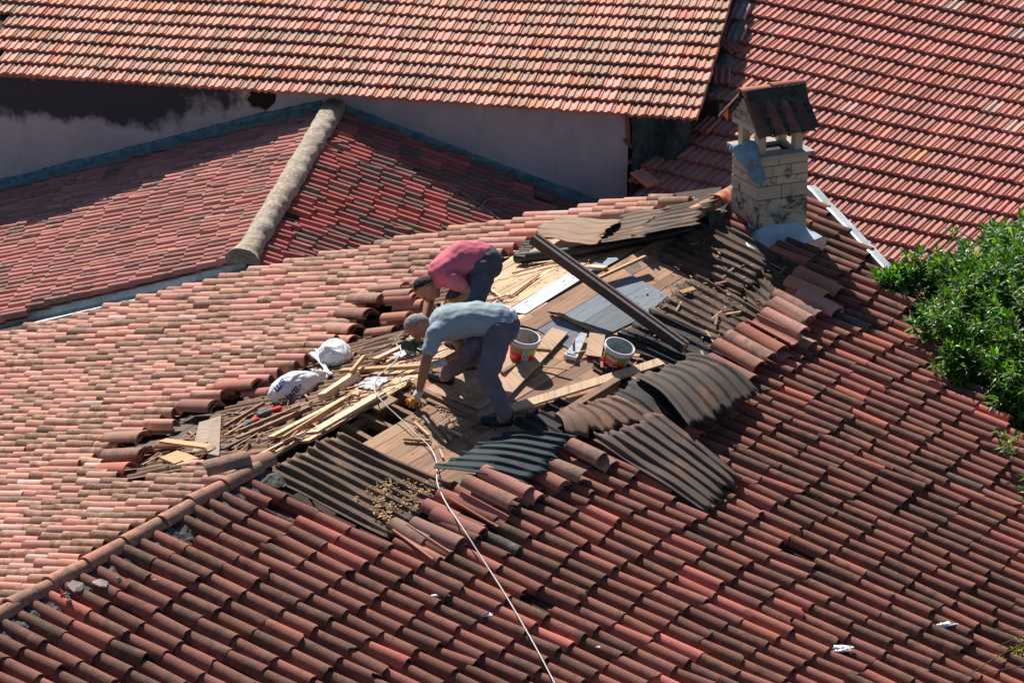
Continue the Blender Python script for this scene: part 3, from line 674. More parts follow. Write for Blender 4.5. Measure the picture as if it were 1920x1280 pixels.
# broken scraps near the ridge
def shard(px, py, s, h, label, pl=PF, col=(0.35, 0.27, 0.25, 0.5), mat=None):
    bm = bmesh.new(); rr = random.Random(int(px * 7 + py)); c = pl.at(px, py, h); vs = []
    n = rr.randint(5, 7)
    for k in range(n):
        a = 2 * math.pi * k / n; R = s * rr.uniform(0.55, 1.1); vs.append(bm.verts.new(Vector(tuple(pl.u * R * math.cos(a) + pl.v * R * 0.7 * math.sin(a) + pl.n * rr.uniform(-.012, .03)))))
    f = bm.faces.new(vs); bmesh.ops.triangulate(bm, faces=[f]); bmesh.ops.recalc_face_normals(bm, faces=bm.faces)
    me = bpy.data.meshes.new('shard'); bm.to_mesh(me); bm.free(); me.materials.append(mat or M_OLD)
    ca = me.attributes.new('tcol', 'FLOAT_COLOR', 'CORNER'); ca.data.foreach_set('color', np.tile(np.array(col, dtype=np.float32), len(me.loops)))
    o = bpy.data.objects.new('tile_fragment', me); COL.objects.link(o); o.location = c
    sm = o.modifiers.new('t', 'SOLIDIFY'); sm.thickness = 0.014
    return tag(o, label, 'tile fragment', 'broken fragments below the ridge')
shard(142, 1100, .085, .11, 'jagged pale rimmed fragment, largest of the pieces below the ridge')
shard(188, 1096, .075, .10, 'pointed grey fragment right of the largest piece below the ridge')
shard(120, 1112, .035, .11, 'red brick coloured cube like chip below the ridge', col=(0.6, 0.2, 0.13, 0.1))
shard(129, 1125, .03, .11, 'second red chip, just under the cube like one', col=(0.6, 0.24, 0.16, 0.1))
shard(134, 1076, .035, .08, 'small grey chip by the ridge mortar')
shard(222, 1090, .035, .10, 'small thin chip at the right of the broken pieces')
shard(298, 1092, .09, .09, 'dark crumpled fragment lying alone on the tiles')
shard(155, 1146, .03, .09, 'tiny pale flake lowest of the broken pieces', col=(0.5, 0.45, 0.42, 0.2))
shard(1718, 1090, .0, .09, 'x') if False else None
for px, py, s, lb in ((828, 1113, .05, 'crumpled white and blue wrapper left of the cable'), (911, 1152, .045, 'crumpled blue and white wrapper right of the first one'), (1772, 1170, .06, 'white peeling patch of litter at the lower right'), (1578, 1215, .07, 'white torn scrap near the bottom edge'), (1122, 1212, .02, 'tiny white scrap on a cracked tile')):
    bm = bmesh.new(); bmesh.ops.create_icosphere(bm, subdivisions=3, radius=s)
    for v in bm.verts:
        k = 0.75 + 0.7 * noise.noise(v.co * 22 + Vector((px, py, 0))) + 0.5 * noise.noise(v.co * 60 + Vector((py, 0, 0))); v.co = Vector((v.co.x * 1.25, v.co.y * .6, v.co.z * .28)) * k
    me = bpy.data.meshes.new('litter'); bm.to_mesh(me); bm.free(); me.materials.append(M_LITTER if 'M_LITTER' in globals() else M_PLASTIC)
    o = bpy.data.objects.new('litter_scrap', me); COL.objects.link(o); o.location = PF.at(px, py, .085); tag(o, lb, 'litter', 'bits of litter on the dark slope')
# sawdust and splinters
def crumbs(pl, poly, n, h, seed, name, label, col, smin=.004, smax=.013):
    rr = random.Random(seed); mb = MB(); xs = [p[0] for p in poly]; ys = [p[1] for p in poly]; k = 0
    while k < n:
        x, y = rr.uniform(min(xs), max(xs)), rr.uniform(min(ys), max(ys))
        if not inpoly(x, y, poly) or noise.noise(Vector((x * .03, y * .05, seed))) < rr.uniform(-.3, .25): continue
        k += 1; c = pl.at(x, y, h + rr.uniform(0, .012)); a = rr.uniform(0, 6.28); s = rr.uniform(smin, smax); U, V = rot2(pl.u, pl.v, a)
        mb.box(c, U * s, V * s * rr.uniform(.15, .5), pl.n * s * .15, jitc(col, rr, .2, .1))
    return tag(mb.build(name, M_WOOD), label, 'debris', kind='stuff')
crumbs(PF, [(740, 880), (830, 905), (740, 990), (660, 935)], 420, .04, 1, 'sawdust', 'wood shavings scattered over the corrugated underlay', (0.50, 0.30, 0.14), .004, .014)
crumbs(PF, [(790, 735), (900, 790), (880, 830), (760, 850), (760, 790)], 200, .006, 2, 'sawdust', 'orange sawdust and chips on the deck below the hand', (0.55, 0.33, 0.18))
crumbs(PL, [(600, 820), (420, 850), (560, 700), (760, 640), (960, 500), (1200, 460), (1000, 560), (780, 710)], 260, .03, 3, 'wood_chips', 'chips and dirt over the stripped sunny slope', (0.45, 0.28, 0.16), .005, .02)
crumbs(PF, [(1180, 560), (1330, 430), (1470, 520), (1370, 670), (1210, 690)], 170, .04, 4, 'wood_chips', 'chips and flakes over the right hand underlay', (0.40, 0.24, 0.14), .005, .018)
def splinters(pl, poly, n, h, seed, label):
    rr = random.Random(seed); mb = MB(); xs = [p[0] for p in poly]; ys = [p[1] for p in poly]; k = 0
    while k < n:
        x, y = rr.uniform(min(xs), max(xs)), rr.uniform(min(ys), max(ys))
        if not inpoly(x, y, poly): continue
        k += 1; c = pl.at(x, y, h + rr.uniform(0, .03)); U, V = rot2(pl.u, pl.v, rr.gauss(1.2, .8)); s = rr.uniform(.03, .13); t = nrm(U + pl.n * rr.gauss(0, .12))
        mb.box(c, t * s, V * rr.uniform(.003, .012), pl.n * rr.uniform(.002, .006), jitc(rr.choice([(0.5, 0.33, 0.18), (0.25, 0.15, 0.09), (0.12, 0.07, 0.05), (0.34, 0.14, 0.08)]), rr, .2, .3))
    return tag(mb.build('splinters', M_WOOD), label, 'debris', kind='stuff')
splinters(PL, [(240, 880), (480, 865), (760, 715), (960, 560), (900, 520), (700, 640), (420, 770)], 200, .03, 5, 'splinters and tile crumbs strewn over the stripped sunny slope')
splinters(PF, [(1180, 560), (1330, 430), (1480, 510), (1390, 660), (1210, 700), (1000, 760), (900, 830), (780, 860), (830, 760), (1040, 660)], 38, .03, 6, 'splinters strewn over the deck and the shaded underlay')
for a, b, h, lb in [((752, 580), (800, 560), .05, 'broken half tile nearest the knee of the person in pink'), ((742, 612), (786, 600), .03, 'split tile above the power saw handle'), ((604, 640), (672, 640), .03, 'tile lying flat behind the knotted white bag'),
    ((590, 652), (640, 655), .02, 'small tile piece under the golden batten by the bags'), ((690, 628), (742, 622), .04, 'narrow broken tile in front of the front stack'), ((700, 545), (760, 540), .12, 'pale tile laid across the back stack'), ((460, 742), (505, 738), .02, 'tile stub poking out under the printed bag'), ((300, 838), (345, 836), .03, 'dark tile stub right of the golden board stacks')]:
    ltile(PL, a, b, h, lb, 'single broken tiles along the sunny side of the opening', w=.15, hh=.055)
# ------------------------------------------------------------------ neighbouring house behind (cement ridge), its two slopes
nb = empty('tiled_house', (float(M0[0]), float(M0[1]), GROUND_Z), 'lower tiled house behind, with a thick cement ridge running towards the camera', 'house')
def mr(s): return M0 + H(A_M) * s
def mpx(s): return proj(mr(s))
mN, mF = proj(mr(-0.02)), proj(mr(M_LEN))
ML_poly = [mN, mF, (0, 345), (-420, 455), (-420, 730), (0, 612), (455, 492)]
ML_house = ML_poly
MR_poly = [mN, mF, (1120, 382), (1400, 495), (1400, 800), (520, 520)]
shell(nb, PML, [mN, mF, (-420, 450), (-420, 738), (0, 616), (452, 494)], -0.25, 'wall', M_UNDER, GROUND_Z)
shell(nb, PMR, MR_poly, -0.25, 'wall', M_UNDER, GROUND_Z)
o = barrel_field(PML, [[mN, mF, (300, 270), (0, 350), (-400, 455), (-420, 728), (0, 598), (210, 541), (452, 483)]], [], 0.29, lambda v, a, b: 0.142, colML, M_MID, 'roof_tiles', nb, hk=0.56, cw=0.84, seed=8)
tag(o, 'bright pinkish tiled slope facing left')
o = barrel_field(PMR, [[mN, mF, (1120, 380), (1400, 490), (1400, 790), (520, 516)]], [], 0.31, lambda v, a, b: 0.140, colMR, M_MID, 'roof_tiles', nb, hk=0.54, cw=0.84, seed=9, skip=0.012, jit=1.5)
tag(o, 'dark red tiled slope facing right')
def lumpy_tube(pts, rw, rh, seed, name, mat, parent, step=0.05, flare=0.0):
    P = [np.asarray(p, float) for p in pts]; G = []; tot = sum(np.linalg.norm(b - a) for a, b in zip(P[:-1], P[1:])); acc = 0
    for a, b in zip(P[:-1], P[1:]):
        k = max(2, int(np.linalg.norm(b - a) / step)); d = nrm(b - a); s = nrm(np.cross(d, [0, 0, 1])); n = np.cross(s, d)
        for i in range(k + 1):
            c = a + (b - a) * i / k; row = []; f = 1 + flare * math.exp(-np.linalg.norm(c - P[0]) / 0.18)
            for j in range(17):
                t = R_(-105 + 210 * j / 16)
                q = c + s * rw * f * math.sin(t) + n * rh * f * math.cos(t)
                q = q + (s * math.sin(t) + n * math.cos(t)) * (noise.noise(Vector(tuple(q * 5)) + Vector((seed, 0, 0))) * .028 + noise.noise(Vector(tuple(q * 15))) * .007 + noise.noise(Vector(tuple(q * 40))) * .007)
                row.append(q)
            G.append(row)
    mb = MB(); mb.grid(G, (1, 1, 1, .5), True)
    c0 = P[0] - np.array([0, 0, rh * .2]); mb.add(list(G[0]) + [c0], [(i, i + 1, 17) for i in range(16)], (1, 1, 1, .5))
    return child(mb, name, mat, parent)
dz = np.array([0, 0, -0.02])
lumpy_tube([mr(0) + dz * 2, mr(M_LEN) + dz * 2], 0.15, 0.13, 4, 'cement_ridge', M_CEM, nb, flare=0.35)
m = MB()
def strip3(mb, pts, n, w, col=(1, 1, 1, .5)):
    G = [[p, p + n * w] for p in pts]; mb.grid(G, col, False)
# metal gutter along the lower verge of the left slope
gut = MB(); prof = [(0, 0.07), (0.015, 0.015), (0.05, 0.0), (0.10, 0.01), (0.115, 0.05), (0.135, 0.055)]
G = []
for i in range(24):
    t = i / 23; x = -400 + 862 * t; y = 715 - (715 - 496) * ((t * 862) / 862) + 3 * math.sin(t * 9); q = PML.at(x, y + 4, -0.10)
    G.append([q - PML.v * (-1 if PML.v[1] > 0 else 1) * 0 + np.array([0.0, -1.0, 0]) * a * 2.4 + np.array([0, 0, 1.0]) * (b * 1.5 + 0.012 * noise.noise(Vector((t * 12, a * 9, 0)))) for a, b in prof])
gut.grid(G, (1, 1, 1, .5), False)
o = child(gut, 'gutter', M_METAL, nb); sm = o.modifiers.new('t', 'SOLIDIFY'); sm.thickness = 0.006
# thin wires lying on the neighbouring roof
def wire(name, pl, pts, r, label, h=0.09, mat=None, cat='wire', k=6, sub=6):
    P = [pl.at(p[0], p[1], p[2] if len(p) > 2 else h) for p in pts]; out = []
    for i in range(len(P) - 1):
        p0, p1, p2, p3 = P[max(i - 1, 0)], P[i], P[i + 1], P[min(i + 2, len(P) - 1)]
        for j in range(sub):
            t = j / sub; out.append(0.5 * ((2 * p1) + (-p0 + p2) * t + (2 * p0 - 5 * p1 + 4 * p2 - p3) * t * t + (-p0 + 3 * p1 - 3 * p2 + p3) * t ** 3))
    out.append(P[-1]); mb = MB(); mb.tube(out, r, k)
    return tag(mb.build(name, mat or M_CABLE, origin=out[0]), label, cat)
M_WIRE = plain('grey wire', (0.34, 0.32, 0.33), 0.6, 0.2, bmp=0)
wire('wire', PMR, [(606, 268, .14), (640, 285), (690, 308), (750, 322), (850, 352), (905, 388), (945, 418)], 0.006, 'thin pale wire crossing the cement ridge and the dark red slope', mat=M_WIRE)
wire('wire', PMR, [(905, 386), (912, 376), (940, 373), (985, 382), (1028, 404)], 0.006, 'looped end of pale wire on the dark red slope', mat=M_WIRE)
wire('wire', PML, [(0, 448), (90, 412), (200, 372), (300, 350), (420, 305), (520, 272), (560, 262, .12), (606, 268, .2)], 0.004, 'thin wire lying along the bright pinkish slope', mat=M_WIRE)

# ------------------------------------------------------------------ upper building: rendered wall, teal flashing, eave, roof of interlocking tiles
ub = empty('upper_building', (float(M1[0]), float(M1[1]), GROUND_Z), 'taller building behind with a stained rendered wall and a sunlit roof of interlocking tiles', 'building')
def wall_mat():
    m, t, b = newmat('stained render', 0.9); n1 = noise_n(t, 1.6, 6, 0.7); n2 = noise_n(t, 1.0, 6, 0.75, stretch=(9, 9, 2.2))
    tc = t.nodes.new('ShaderNodeTexCoord'); sp = t.nodes.new('ShaderNodeSeparateXYZ'); t.links.new(tc.outputs['Object'], sp.inputs[0])
    # mould grows on the left end of the wall and just under the eave
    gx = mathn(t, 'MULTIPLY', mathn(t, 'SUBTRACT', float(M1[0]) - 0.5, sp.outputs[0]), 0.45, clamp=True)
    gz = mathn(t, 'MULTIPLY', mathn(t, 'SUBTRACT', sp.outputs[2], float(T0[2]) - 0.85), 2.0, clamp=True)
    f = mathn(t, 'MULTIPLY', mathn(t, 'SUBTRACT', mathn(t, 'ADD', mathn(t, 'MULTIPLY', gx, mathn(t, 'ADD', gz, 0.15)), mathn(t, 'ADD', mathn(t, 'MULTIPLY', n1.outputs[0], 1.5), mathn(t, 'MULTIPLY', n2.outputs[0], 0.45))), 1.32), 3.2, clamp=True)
    base = mix(t, mathn(t, 'MULTIPLY', mathn(t, 'SUBTRACT', n1.outputs[0], 0.35), 2.5, clamp=True), (0.36, 0.40, 0.45), (0.52, 0.55, 0.58))
    cr = noise_n(t, 7, 8, 0.8); vn = N(t, 'ShaderNodeTexVoronoi', Scale=1.3); vn.feature = 'DISTANCE_TO_EDGE'; tw = mix(t, 0.25, tc.outputs['Object'], cr.outputs['Color']); t.links.new(tw, vn.inputs['Vector'])
    ck = mathn(t, 'MULTIPLY', mathn(t, 'SUBTRACT', 0.012, vn.outputs['Distance']), 60, clamp=True)
    base = mix(t, mathn(t, 'MULTIPLY', mathn(t, 'SUBTRACT', n2.outputs[0], 0.5), 2.2, clamp=True), mix(t, mathn(t, 'MULTIPLY', ck, 0.35), base, (0.2, 0.2, 0.2)), (0.30, 0.30, 0.31))
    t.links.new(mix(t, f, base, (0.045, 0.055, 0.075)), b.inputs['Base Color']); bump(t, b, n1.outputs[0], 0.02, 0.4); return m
M_RENDER = wall_mat()
wd_ = H(A_M - 90)
def wbox(px0, y0, px1, y1, z0, z1, thick, off, mat, name, parent):
    a, b = PW.at(px0, y0), PW.at(px1, y1); a, b = a + PW.n * off, b + PW.n * off; bk = -PW.n * thick
    mb = MB(); vs = [np.array([p[0], p[1], z]) for z in (z0, z1) for p in (a, b, b + bk, a + bk)]
    mb.add(vs, [(3, 2, 1, 0), (4, 5, 6, 7), (0, 1, 5, 4), (1, 2, 6, 5), (2, 3, 7, 6), (3, 0, 4, 7)]); return child(mb, name, mat, parent)
ZT = float(T0[2]) - 0.06
# wall front subdivided so that its right end can be ragged
mb = MB(); a, b = PW.at(-420, 200), PW.at(1174, 300); G = []
for j in range(15):
    z = GROUND_Z if j == 0 else ZT - 2.6 + (2.62) * (j / 14); row = []
    for i in range(60):
        t = i / 59; p = a + (b - a) * t; q = np.array([p[0], p[1], z])
        if i == 59: q = q + wd_ * (0.05 * noise.noise(Vector((0, 0, z * 5))) + 0.02)
        row.append(q + PW.n * 0.012 * noise.noise(Vector(tuple(q * 1.5))))
    G.append(row)
mb.grid(G, (1, 1, 1, .5), True); child(mb, 'wall', M_RENDER, ub)
mb = MB(); mb.box(((a + b) / 2)[[0, 1, 2]] * np.array([1, 1, 0]) - PW.n * 1.6 + np.array([0, 0, (ZT - .12 + GROUND_Z) / 2]), (b - a) * np.array([1, 1, 0]) / 2 * 0.999, PW.n * 1.5, np.array([0, 0, (ZT - .12 - GROUND_Z) / 2])); child(mb, 'wall_core', M_UNDER, ub)
# flashing strips following both slopes
def flashing(pl, pts, w0, name, seed):
    G = []
    P = [PW.at(x, y, 0.03) for x, y in pts]
    for a, b in zip(P[:-1], P[1:]):
        k = int(np.linalg.norm(b - a) / 0.08) + 1
        for i in range(k):
            q = a + (b - a) * i / k; e = 0.02 * noise.noise(Vector(tuple(q * 9)) + Vector((seed, 0, 0)))
            G.append([q + PW.n * 0.09 + np.array([0, 0, -0.05]), q + PW.n * 0.012 + np.array([0, 0, 0.0]), q + np.array([0, 0, w0 + e]), q + np.array([0, 0, w0 + 0.02 + e]) + PW.n * -0.02])
    mb = MB(); mb.grid(G, (1, 1, 1, .5), False); return child(mb, name, M_FLASH, nb)
flashing(PML, [(-420, 462), (0, 343), (300, 268), (480, 221), (612, 193)], 0.025, 'flashing', 1)
flashing(PMR, [(618, 196), (800, 266), (1000, 340), (1118, 383), (1180, 385)], 0.05, 'flashing', 2)
T_poly = [(-25, 139), (1312, 214), (1385, 2), (1470, -260), (1900, -900), (-100, -900), (110, -300), (-2, 32), (-28, 60)]
T_poly = [(-15, 141), (1312, 216), (1384, 2), (1470, -260), (500, -300), (240, -300), (20, -5), (-2, 30)]
def under(pl, poly, h, name, mat, parent):
    mb = MB(); t = [pl.at(x, y, h) for x, y in poly]; b_ = [p - pl.n * 0.05 for p in t]; n = len(t)
    mb.add(t + b_, [tuple(range(n)), tuple(range(n, 2 * n))[::-1]] + [(i, (i + 1) % n, n + (i + 1) % n, n + i) for i in range(n)]); return child(mb, name, mat, parent)
under(PTT, [(-12, 137), (1308, 208), (1380, 2), (1466, -260), (500, -300), (240, -300), (25, 0), (0, 28)], -0.02, 'roof_boarding', M_UNDER, ub)
tag(inter_field(PTT, T_poly, 0.34, 0.226, flat_profile('T'), colT, M_INT, 'roof_tiles', ub, seed=1), 'sunlit orange roof of ribbed interlocking tiles')
# rafter ends and batten below the eave
mb = MB()
for x in (60, 455, 725, 830, 890, 995, 1095, 1200, 1262):
    y = 143 + (212 - 143) * x / 1310
    p = PTT.at(x, y, -0.11) + H(A_M) * 0.22; mb.box(p, PTT.u * 0.20, H(A_M - 90) * 0.03, PTT.n * 0.035, (0.22, 0.14, 0.10, 0.5))
child(mb, 'rafter_ends', M_WOOD, ub)
mb = MB(); a, b = PTT.at(-10, 143, -0.055), PTT.at(1300, 212, -0.055); a, b = a - PTT.u * 0.04, b - PTT.u * 0.04
mb.box((a + b) / 2, (b - a) / 2, PTT.u * 0.02, PTT.n * 0.02, (0.24, 0.14, 0.10, 0.6)); child(mb, 'eave_batten', M_WOOD, ub)
# hole in the render below the eave
mb = MB(); vs = []; c = PW.at(490, 190, 0.016)
for k in range(14):
    t = 2 * math.pi * k / 14; q = PW.at(490 + 27 * math.cos(t) * (1 + .15 * math.sin(3 * k)), 186 + 20 * math.sin(t) * (1 + .2 * math.cos(2.3 * k)), 0.016); vs.append(q)
mb.add(vs, [tuple(range(14))]); child(mb, 'broken_vent', M_DARK, ub)
mb = MB()
for k in range(3, 14):
    q0, q1 = vs[k], vs[(k + 1) % 14]
    if q0[2] < c[2] + .05: mb.tube([q0, q1], 0.018, 6)
child(mb, 'vent_rim', M_CEM, ub)
# recess right of the wall with hanging dark netting
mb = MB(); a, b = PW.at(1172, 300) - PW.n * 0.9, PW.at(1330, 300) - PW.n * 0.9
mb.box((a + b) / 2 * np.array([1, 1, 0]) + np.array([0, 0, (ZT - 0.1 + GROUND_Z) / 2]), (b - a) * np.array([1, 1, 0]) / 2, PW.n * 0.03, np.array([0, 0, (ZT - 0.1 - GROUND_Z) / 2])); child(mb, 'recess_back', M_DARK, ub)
M_NET = plain('dark green netting', (0.03, 0.06, 0.065), 0.8, 0.6, 9)
G = []
for i in range(14):
    t = i / 13; row = []
    for j in range(12):
        s = j / 11; x = 1185 + 110 * t; y = 222 + s * (150 - 95 * t)
        row.append(PW.at(x, y, 0.05 + 0.10 * math.sin(t * 9 + s * 2) - 0.3 * t) + np.array([0, 0, 0.03 * math.sin(s * 7 + t * 5)]))
    G.append(row)
mb = MB(); mb.grid(G, (1, 1, 1, .5), True); o = mb.build('netting', M_NET, origin=G[0][0]); tag(o, 'dark green netting hanging in the opening beyond the end of the rendered wall', 'netting')
mb = MB()
for x0, y0, x1, y1, w in ((1176, 216, 1180, 268, .05), (1186, 225, 1205, 262, .04), (1170, 262, 1192, 280, .05)):
    a, b = PW.at(x0, y0, 0.02), PW.at(x1, y1, 0.02); d = (b - a) / 2; s = nrm(np.cross(d, PW.n)); mb.box((a + b) / 2, d, s * w / 2, PW.n * .03, (0.22, 0.13, 0.10, 0.4))
child(mb, 'broken_timber', M_WOOD, ub)

# ------------------------------------------------------------------ right hand building: large roof of pinkish interlocking tiles
rb = empty('tiled_building', tuple(PR.at(1650, 250)[:2]) + (GROUND_Z,), 'building on the right with a large even roof of pinkish interlocking tiles', 'building')
R_poly = [(1180, 300), (1260, 240), (1330, 130), (1400, -40), (1480, -300), (2300, -300), (2300, 640), (1900, 720), (1640, 560), (1500, 500), (1180, 470)]
under(PR, R_poly, -0.03, 'roof_boarding', M_UNDER, rb)
shell(rb, PR, [(1200, 300), (1400, -40), (1480, -280), (2290, -290), (2290, 635), (1640, 555), (1190, 460)], -0.1, 'wall', M_UNDER)
tag(inter_field(PR, R_poly, 0.34, 0.226, flat_profile('R'), colR, M_MID, 'roof_tiles', rb, seed=2), 'pinkish red roof of ribbed interlocking tiles')
def loose_inter(px, py, h, az, label, col, pl=PR, tilt=0.0, size=(0.36, 0.22), flip=False):
    c = pl.at(px, py, h); u = H(az, -0.25 + tilt); u = nrm(u); v = nrm(np.cross([0, 0, 1.0], u)); n = np.cross(u, v)
    if n[2] < 0: n = -n; v = -v
    mb = MB(); inter_tile(mb, c - u * size[0] / 2, u, v, n, size[0], size[1], flat_profile('T'), 0.0, 0.025, col, gap=0)
    o = mb.build('interlocking_tile', M_MID, origin=c); return tag(o, label, 'roof tile', 'loose interlocking tiles where the two back roofs meet')
for px, py, h, az, lb, c in [(1388, 22, .16, -110, 'half mortared tile at the top of the roof junction', (0.40, 0.30, 0.28, .4)), (1382, 62, .16, -108, 'grey cemented tile below the topmost one at the roof junction', (0.25, 0.25, 0.27, .6)),
    (1367, 84, .15, -60, 'dark red tile set askew in the middle of the roof junction', (0.40, 0.15, 0.12, .3)), (1354, 142, .15, -95, 'upright dark red tile with a framed face at the roof junction', (0.45, 0.16, 0.12, .3)),
    (1326, 234, .15, -125, 'loose red tile lying beneath the lower end of the roof junction', (0.40, 0.15, 0.12, .3)), (1210, 334, .14, -50, 'single orange tile lying out of place right of the rendered wall', (0.66, 0.27, 0.17, .1))]:
    loose_inter(px, py, h, az, lb, c)
m = MB(); 
for i in range(3): pass
junction = rough_strip(PR, [PR.at(x, y, 0.03) for x, y in ((1395, -60), (1388, 10), (1378, 60), (1362, 110), (1345, 160), (1330, 200))], 0.14, 0.06, 0.03, 9)
child(junction, 'junction_mortar', plain('blue grey mortar', (0.16, 0.18, 0.20), 0.9, 0.5, 14, bmp=0.8), rb)
# metal verge strip of the main house
mb = MB(); G = []
for i in range(16):
    t = i / 15; x, y = 1512 + (1662 - 1512) * t, 362 + (520 - 362) * t
    q = PF.at(x, y, 0.02); sd_ = nrm(np.cross(PF.at(1662, 520) - PF.at(1512, 362), [0, 0, 1])); q = q + np.array([0, 0, .01 * noise.noise(Vector((t * 7, 0, 0)))])
    G.append([q + np.array([0, 0, -0.12]), q + np.array([0, 0, 0.06]), q + sd_ * 0.012 * -1 + np.array([0, 0, 0.065]), q - sd_ * 0.09 + np.array([0, 0, 0.05])])
mb.grid(G, (1, 1, 1, .5), False); o = child(mb, 'verge_flashing', M_METAL, house); sm = o.modifiers.new('t', 'SOLIDIFY'); sm.thickness = 0.005
mb = MB(); q = PF.at(1684, 545, 0.05); mb.box(q, nrm(PF.u) * .09, PF.v * .05, PF.n * .012); tag(mb.build('metal_offcut', M_METAL, origin=q), 'bent grey metal offcut half hidden in the orange tree', 'metal piece')

# ------------------------------------------------------------------ chimney
def block_mat():
    m, t, b = newmat('sooty stone block', 0.9); c, w = attr_rgb(t); n1 = noise_n(t, 6, 5, 0.7); n2 = noise_n(t, 30, 5, 0.7)
    f = mathn(t, 'MULTIPLY', mathn(t, 'SUBTRACT', mathn(t, 'ADD', mathn(t, 'MULTIPLY', n1.outputs[0], 0.75), mathn(t, 'MULTIPLY', n2.outputs[0], 0.35)), mathn(t, 'SUBTRACT', 0.80, mathn(t, 'MULTIPLY', w, 0.5))), 9, clamp=True)
    t.links.new(mix(t, mathn(t, 'MULTIPLY', f, 0.9), c, (0.035, 0.035, 0.036)), b.inputs['Base Color']); bump(t, b, n2.outputs[0], 0.012, 0.9); return m
M_BLOCK = block_mat()
FCb = PF.at(1417, 444, 0.0); DL, DR = H(122), H(20); WL, WR_ = 0.38, 0.475
zc0 = FCb[2] - 0.25
ppx = FPX / depth(FCb) * math.cos(TH); ztop = FCb[2] + (444 - 304) / ppx
chim = empty('chimney', (float(FCb[0]), float(FCb[1]), float(FCb[2])), 'stone block chimney with a little tiled hood, standing at the end of the ridge', 'chimney')
core = MB(); cc = FCb + DL * WL / 2 + DR * WR_ / 2
def pbox(mb, o, a, b, z0, z1, col, shr=0.0, bev=0.0):
    o = np.asarray(o, float); an, bn = nrm(a), nrm(b)
    P = [o + an * shr + bn * shr, o + a - an * shr + bn * shr, o + a + b - an * shr - bn * shr, o + b + an * shr - bn * shr]
    vs = [np.array([p[0], p[1], z]) for z in (z0, z1) for p in P]
    f = [(3, 2, 1, 0), (4, 5, 6, 7), (0, 1, 5, 4), (1, 2, 6, 5), (2, 3, 7, 6), (3, 0, 4, 7)]
    if np.cross(a, b)[2] < 0: f = [tuple(reversed(q)) for q in f]
    mb.add(vs, f, col)
pbox(core, FCb, DR * WR_, DL * WL, zc0, ztop - 0.002, (0.06, 0.05, 0.045, .3), shr=0.012); child(core, 'mortar_core', M_BLOCK, chim)
hs = [0.30 + (444 - 432) / ppx * 0, 0.118, 0.075, 0.105, 0.068]
zz = ztop; hts = [0.068, 0.105, 0.078, 0.125]; mb = MB(); rr = random.Random(4)
rows = []; z = ztop
for h_ in hts: rows.append((z - h_, z)); z -= h_
rows.append((zc0, z))
splR = [[0, .42, 1], [0, .30, .66, 1], [0, .37, 1], [0, .48, 1], [0, 1]]; splL = [[0, .4, 1], [0, 1], [0, .35, 1], [0, .66, 1], [0, 1]]
for ri, (z0, z1) in enumerate(rows):
    wear = [0.35, 0.40, 0.50, 0.48, 0.54][ri]
    for s in (0, 1):
        for a_, b_ in zip((splR if s == 0 else splL)[ri][:-1], (splR if s == 0 else splL)[ri][1:]):
            g_ = 0.0035; dd, WW, oth, WO = (DR, WR_, DL, WL) if s == 0 else (DL, WL, DR, WR_)
            col = jitc((0.56, 0.45, 0.35), rr, .08, wear * rr.uniform(.7, 1.15))
            for back in (0, 1):
                o = FCb + dd * (WW * a_ + g_) + (oth * (WO - 0.05) if back else 0) - (oth * 0.002 * (1 - back)) + (0 if s == 0 else dd * 0)
                st = 0.004 if s == 1 else 0.0
                o2 = o + oth * (st - 0.006 if not back else 0.004 - st)
                pbox(mb, o2, dd * (WW * (b_ - a_) - 2 * g_), oth * 0.05, z0 + g_, z1 - g_, col)
o = child(mb, 'block_shaft', M_BLOCK, chim); bv = o.modifiers.new('b', 'BEVEL'); bv.width = 0.004; bv.segments = 1
# slab
mb = MB(); oh = 0.035; sl0 = FCb - DR * oh - DL * oh; SLT = ztop + 0.035
pbox(mb, sl0, DR * (WR_ + 2 * oh), DL * 0.12, ztop, SLT, (0.42, 0.40, 0.37, .45)); pbox(mb, sl0 + DL * (WL + 2 * oh - .12), DR * (WR_ + 2 * oh), DL * 0.12, ztop, SLT, (0.42, 0.40, 0.37, .4))
pbox(mb, sl0 + DL * .1201, DR * 0.12, DL * (WL + 2 * oh - .2402), ztop, SLT, (0.46, 0.44, 0.40, .3)); pbox(mb, sl0 + DL * .1201 + DR * (WR_ + 2 * oh - .12), DR * 0.12, DL * (WL + 2 * oh - .2402), ztop, SLT, (0.42, 0.4, 0.37, .4))
child(mb, 'slab', M_BLOCK, chim)
PH = 0.20
for i, (x, y) in enumerate(((.03, .04), (WR_ - .10, .04), (.03, WL - .10), (WR_ - .10, WL - .10))):
    mb = MB(); pbox(mb, FCb + DR * x + DL * y, DR * .07, DL * .065, SLT, SLT + PH, (0.56, 0.45, 0.33, .2)); child(mb, 'post', M_BLOCK, chim)
zb = SLT + PH; RH = 0.26; ov = 0.03
mb = MB(); pbox(mb, FCb - DR * .01, DR * .06, DL * WL, zb, zb + .05, (0.45, 0.43, 0.42, .3)); pbox(mb, FCb + DR * (WR_ - .05), DR * .06, DL * WL, zb, zb + .05, (0.45, 0.43, 0.42, .3)); child(mb, 'lintel', M_BLOCK, chim)
mb = MB()
for s in (-0.012, WR_ - .045):
    g0 = FCb + DR * s; A = [g0 - DL * .01, g0 + DL * (WL + .01), g0 + DL * WL / 2]
    f0 = [np.array([p[0], p[1], zb + .0502]) for p in A[:2]] + [np.array([A[2][0], A[2][1], zb + .05 + RH])]; f1 = [p + DR * .055 for p in f0]
    mb.add(f0 + f1, [(0, 1, 2), (5, 4, 3), (0, 3, 4, 1), (1, 4, 5, 2), (2, 5, 3, 0)], (0.40, 0.33, 0.30, .5))
o = child(mb, 'gable', M_BLOCK, chim)
